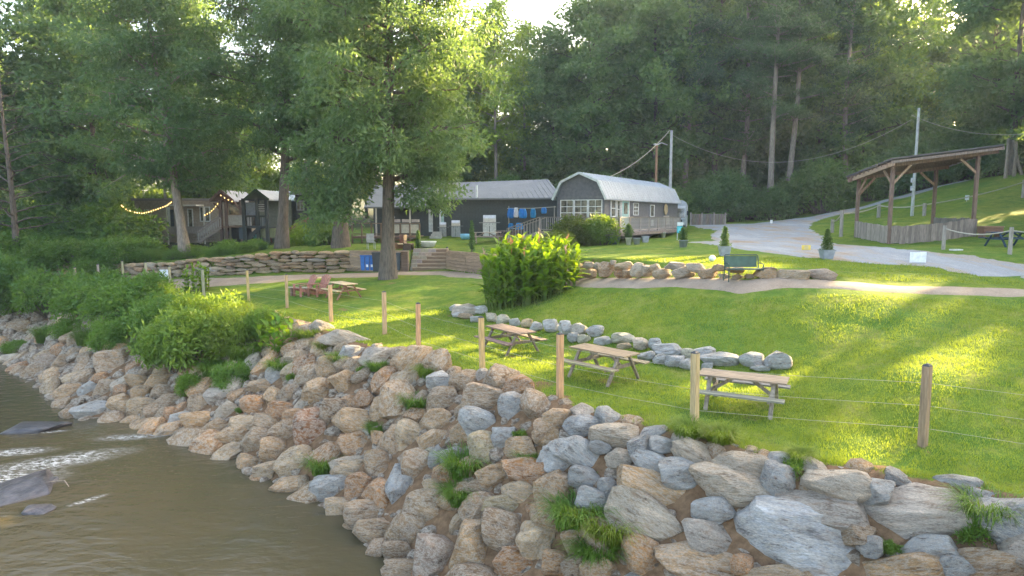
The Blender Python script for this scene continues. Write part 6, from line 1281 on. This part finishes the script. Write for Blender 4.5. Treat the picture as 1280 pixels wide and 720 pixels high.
# ------------------------------------------------------------------ plants
# tall canna clump: leaves as parts
leafv = []; nL_ = 7
for i in range(nL_+1):
    u = i/nL_; w_ = math.sin(math.pi*min(1, u*.97+.02))**.7*.5*(1-.25*u); z = u-.35*u*u; y = -.55*u*u; leafv += [(-w_*.36, y+.05*w_, z), (0, y, z-.02), (w_*.36, y+.05*w_, z)]
leaff = []
for i in range(nL_):
    for k in (0, 1): leaff.append((i*3+k, i*3+k+1, (i+1)*3+k+1, (i+1)*3+k))
LV = np.array(leafv); LF = np.array(leaff); leaf_me = npmesh("leaf", LV, LF, "canna_leaf", True)
def canna(name, px, py, wpx, hpx, nst_, npart, label, depth=1.0, lsize=.75, colr=(1, 1, 1), seed=1, flowers=0, cat="plant", shape=None):
    o = T(name, px, py, label, cat); s = o["_s"]; B = Vector(o.location); W = wpx*s/2; Hh = hpx*s; r_ = random.Random(seed); L = []; st = MB(); fl = []
    for i in range(nst_):
        a = r_.random()*6.28; q = math.sqrt(r_.random()); x = q*math.cos(a)*W*.86; y = q*math.sin(a)*W*depth+W*depth*.2; g = H(B.x+x, B.y+y)-B.z; h_ = (Hh-g)*(1-.27*q**3)*r_.uniform(.78, 1.0)*(shape(x/W) if shape else 1)
        ln = (x*.10, y*.05); st.tube([(x, y, g-.05), (x+ln[0], y+ln[1], g+h_*.85)], [.022, .01], 4, False); m_ = max(4, int(h_/.24)); az = r_.random()*6.28
        for j in range(m_):
            u = .12+.86*j/m_; az += 2.2+r_.uniform(-.4, .4); sz_ = lsize*r_.uniform(.7, 1.1)*(1-.35*u); tilt = .62-.55*u+r_.uniform(-.2, .25)
            M4 = Matrix.Translation((x+ln[0]*u, y+ln[1]*u, g+h_*u))@Matrix.Rotation(az, 4, 'Z')@Matrix.Rotation(tilt, 4, 'X')@Matrix.Scale(sz_, 4); L.append((M4, -y+q*1.2+u*.4+r_.random()*.6))
        if r_.random() < flowers and h_ > 1: fl.append((x+ln[0], y+ln[1], g+h_*.95))
    st.build("stems", "bush_leaf", o)["kind"] = "stuff"
    L.sort(key=lambda t_: -t_[1])
    for M4, _ in L[:npart]: c_ = link("leaf", leaf_me, o, color=tuple(q*r_.uniform(.85, 1.15) for q in colr)); c_.matrix_local = M4
    VV = []; FF = []
    for k, (M4, _) in enumerate(L[npart:]): Mn = np.array(M4); VV.append(LV@Mn[:3, :3].T+Mn[:3, 3]); FF.append(LF+k*len(LV))
    if VV: f_ = link("foliage", npmesh("foliage", np.concatenate(VV), np.concatenate(FF), "canna_leaf", True), o, color=colr); f_["kind"] = "stuff"
    for f in fl:
        mb = MB()
        for k in range(6): a = r_.random()*6.28; mb.bar((f[0], f[1], f[2]+.05*k), (f[0]+.07*math.cos(a), f[1]+.07*math.sin(a), f[2]+.12+.06*k), .05, .015)
        mb.tube([(f[0], f[1], f[2]-.3), (f[0], f[1], f[2]+.4)], .01, 4); mb.build("flower_spike", "paint", o, color=r_.choice([(.55, .16, .06), (.6, .3, .12), (.45, .3, .2)]))
    return o
canna("canna_clump", 664, 374, 136, 84, 230, 290, "big clump of tall broad leaved plants with yellow green tops in the mid lawn", .62, .85, (.95, .97, .95), 4, .035)
canna("broad_leaved_plant", 342, 444, 58, 55, 12, 90, "dark green plant with large drooping leaves at the top of the rock bank", .7, .85, (.6, .8, .8), 6)
canna("broad_leaved_plant", 246, 365, 38, 40, 26, 120, "yellow green leafy clump around the weathered fence post near the dirt path", .7, .6, (1.0, 1.05, .7), 7)
# bushes on the bank
BK = [("bushA", 232, 462, 1.5, (1.0, 1.05, .8), "bright green dome shaped bush hanging over the rocks", 1.25), ("bushA", 262, 425, 1.4, (1.15, 1.1, .6), "yellow green bush behind the bright dome shaped one", 1.1), ("bushB", 300, 440, 1.5, (1.1, 1.0, .7), "feathery light green bush left of the large leaved plant", 1.2),
      ("bushA", 205, 420, 1.3, (.75, .95, .8), "dark green bush between the two bright ones and the fence", 1.1), ("bushA", 165, 402, 1.7, (.65, .85, .75), "wide dark green bush on top of the bank below the fence", 1.0), ("bushA", 120, 395, 1.6, (.6, .8, .75), "dark bush at the third fence post from the left", 1.1), ("bushA", 70, 392, 1.7, (.55, .75, .7), "deep green bush leaning over the rocks far left", 1.1),
      ("bushB", 30, 388, 1.7, (.6, .75, .8), "greyish green bush beside the leftmost fence posts", 1.2), ("bushA", -5, 385, 1.8, (.5, .7, .7), "dark bush at the left edge of the picture", 1.2), ("bushB", 145, 430, 1.2, (.8, 1.0, .8), "small green bush low on the rocks left of the bright dome", 1.1), ("bushB", 90, 420, 1.0, (.75, .95, .8), "small bush creeping down the rocks far left", .9),
      ("bushB", 290, 480, .75, (.7, .9, .8), "little dark green tuft below the feathery bush", 1.2), ("bushB", 240, 488, .6, (.85, 1.0, .7), "little light green tuft at the foot of the dome bush", 1.2), ("bushA", 190, 385, 1.1, (.9, 1.0, .9), "pale green bush just in front of the white notice", 1.2), ("bushA", 330, 425, .9, (.9, 1.0, .7), "light green bush between the fence post and the large leaved plant", 1.1),
      ("bushB", 20, 440, .8, (.7, .85, .7), "small bush at the waterline on the far left", .8)]
for k, px, py, s, c_, lb, sz in BK: bushat(px, py, k, s*.80, lb, "bank_bush", tuple(q*1.3 for q in c_), sz, "bush", "bushes on the riverbank")
for px, py, sc_, c_, lb in [(292, 402, 1.5, (1.3, 1.1, .7), "tall yellowish grass between the bright bushes and the fence"), (318, 410, 1.4, (1.2, 1.05, .7), "tall dry grass tuft beside the large leaved plant"), (305, 450, 1.2, (1, 1.05, .7), "loose grass tuft hanging over rocks below the feathery bush"), (270, 470, 1.0, (.8, 1.05, .7), "grass tuft at the right foot of the dome bush"), (180, 440, 1.1, (.8, 1, .75), "grass tuft at the left foot of the dome bush"),
        (110, 428, 1.1, (.7, .9, .75), "dark grass tuft among rocks under the far left bushes"), (60, 425, 1.2, (.7, .9, .75), "long dark grass over the rocks at the far left"), (385, 425, .8, (1.2, 1.05, .7), "small grass tuft just right of the large leaved plant"), (350, 465, .8, (.8, 1, .7), "grass tuft under the large leaved plant"), (425, 455, .7, (1, 1.05, .7), "grass tuft among pale rocks near the lawn corner"), (215, 398, 1.5, (1, 1.05, .75), "tall grass on the bank top below the white notice"), (520, 510, .7, (.8, 1.05, .7), "grass wisp above the middle of the rock bank"), (535, 470, .6, (1.1, 1.1, .6), "grass wisp at the bank top under the fourth post"), (860, 545, .6, (1.2, 1.2, .6), "bright grass tuft at the foot of the third post from the right")]:
    bushat(px, py, 'tuft', sc_, lb, "grass_tuft", c_, 1.0, "grass tuft", "grass tufts on the riverbank")
# hedge of brush between the dry stone walls and the lodges
for i, px in enumerate(range(-20, 330, 17)):
    Y = random.uniform(47.5, 52); x = px_x(px, Y); place(random.choice(['bushA', 'bushB']), x, Y, random.uniform(1.2, 1.9) if px < 170 else random.uniform(.6, .85), None, "hedge_shrub", uniq('dark green hedge shrub' if px < 170 else 'low green hedge shrub', px, ['lower side', 'upper side'][i % 2]), "shrub", "shrubs of the rough hedge above the stone wall", random.choice([(.75, 1.05, 1.0), (.9, 1.15, 1.0), (.8, 1.0, .85)]), sz=.8)
for px, Y, s, lb in ((140, 54, 2.6, "large dark thicket left of the tan lodge"), (105, 56, 2.8, "large dark thicket under the left wood trees"), (60, 55, 2.4, "dark thicket beyond the leftmost fence posts"), (408, 50, 1.0, "dark round shrub under the hanging foliage by the dark cabin"), (385, 54, 1.1, "yellow leaved young tree between the red stair and the bare trunk")):
    place('bushA', px_x(px, Y), Y, s, None, "thicket", lb, "shrub", None, (1.5, 1.4, .5) if 'yellow' in lb else (.45, .7, .75))
# tufts growing between the stones
TF = [(500, 488, .8, 1, "leafy weeds with small leaves growing from the upper rocks"), (405, 588, .8, 0, "fluffy green tuft just above the waterline"), (580, 590, .9, 0, "feathery green tuft in the middle of the rock bank"), (575, 625, .7, 0, "thin grassy tuft hanging below the feathery one"), (720, 655, 1.0, 0, "long drooping grass patch at the foot of the boulder wall"), (760, 672, .9, 0, "straw green grass patch right of the drooping one"), (745, 700, .8, 0, "low grass patch at the bottom edge of the picture"),
      (992, 592, .6, 1, "spiky green weed hanging between two tan boulders"), (1235, 650, .8, 0, "trailing green grass in front of the pale boulder at right"), (1215, 672, .7, 1, "leafy weed left of the trailing grass at right"), (1110, 690, .5, 1, "small weed in the dark gap under the largest tan boulder"), (455, 468, .6, 1, "blue green tuft below the first pale rocks"), (472, 462, .6, 0, "dry green tuft between pale rocks near the lawn edge"),
      (407, 438, .7, 0, "straw coloured bushy grass right of the large leaved plant"), (650, 548, .5, 1, "small weed under the long grey boulder"), (735, 600, .5, 1, "small weed left of the long tan boulder"), (660, 575, .45, 0, "thin green wisp among the orange rocks"), (365, 475, .6, 1, "bright green tuft on the rocks below the large leaved plant"), (440, 470, .4, 1, "tiny weed at the top of the rocks"), (300, 515, .4, 1, "tiny bright weed among small rocks near the water"), (470, 540, .5, 0, "grass wisp beside the rust brown boulder"), (630, 510, .35, 1, "tiny weed at the lawn edge above the grey boulders"),
      (900, 552, .6, 0, "yellow green weeds below the third fence post"), (1000, 575, .45, 0, "yellow green weeds at the lawn edge above the tan boulders"), (690, 640, .5, 1, "leafy weed at the left of the boulder wall")]
for px, py, s, k, lb in TF: bushat(px, py, 'weeds' if k else 'tuft', s*(.6 if k else .95), lb, "weed_tuft", (1.6, 1.3, .6) if 'straw' in lb or 'yellow' in lb else ((.95, 1.1, .8) if k else (.85, 1.1, .75)), 1.0, "weed", "weeds growing among the rocks")

# ------------------------------------------------------------------ grass blades on the nearer lawn (stuff)
def blades(n_, box, hmin, hmax, wid, seed, keep):
    r_ = np.random.default_rng(seed); x = r_.uniform(box[0], box[1], n_); y = r_.uniform(box[2], box[3], n_)
    d = np.hypot(x, y); k = r_.random(n_) < np.clip((13/d)**2, 0, 1); x, y = x[k], y[k]
    se, _ = sdist(E, x, y); m_ = (se > .02) & keep(x, y) & (np.abs((y-Dy(x))*.85-.2) > .35); px, py, dd = project(x, y); m_ &= (px > -60) & (px < 1340); x, y, se = x[m_], y[m_], se[m_]
    ii = np.clip(np.searchsorted(gx, x)-1, 0, len(gx)-2); jj = np.clip(np.searchsorted(gy, y)-1, 0, len(gy)-2); k = dirt[jj, ii] < .55+.2*r_.random(len(x)); x, y, se = x[k], y[k], se[k]
    z = Hv(x, y); n2 = len(x); d = np.hypot(x, y); a = r_.uniform(0, 6.28, n2); clump_ = .6+.8*(np.sin(x*3.1+np.sin(y*2.3)*2)*np.cos(y*3.7)+1)/2; h_ = r_.uniform(hmin, hmax, n2)*clump_*(1+1.1*np.exp(-se/.3)); wd_ = wid*np.maximum(1, d/13)*r_.uniform(.7, 1.3, n2)
    lean = r_.uniform(.2, .9, n2)*h_; dx, dy = np.cos(a), np.sin(a); la = r_.uniform(0, 6.28, n2)
    V = np.stack([np.stack([x-dx*wd_, y-dy*wd_, z-.01], 1), np.stack([x+dx*wd_, y+dy*wd_, z-.01], 1), np.stack([x+np.cos(la)*lean, y+np.sin(la)*lean, z+h_], 1)], 1).reshape(-1, 3)
    return V, np.arange(n2*3).reshape(-1, 3)
def project(x, y):
    v = np.stack([x, y, Hv(x, y)-CAMZ], 1); d = v@FW; return 640+F*(v@RT)/d, 360-F*(v@UP)/d, d
pth = lambda x, y: polyd(PATH, x, y) > 1.0
V, Q = blades(900000, (-16, 18, 8, 30), .035, .075, .006, 11, pth)
g = link("grass", npmesh("grass", V, Q, "grass_blade")); g["kind"] = "stuff"

# ------------------------------------------------------------------ air
m = bpy.data.materials.new("haze"); m.use_nodes = True; t = m.node_tree; t.nodes.remove(t.nodes["Principled BSDF"]); vn = t.nodes.new("ShaderNodeVolumePrincipled"); vn.inputs["Density"].default_value = .0005; vn.inputs["Color"].default_value = (.72, .88, 1, 1); vn.inputs["Anisotropy"].default_value = .2
lk(t, vn.outputs[0], t.nodes["Material Output"].inputs["Volume"]); MATS["haze"] = m
hz_ = MB().box((0, 70, 30), (420, 320, 66)).build("haze", "haze"); hz_["kind"] = "stuff"
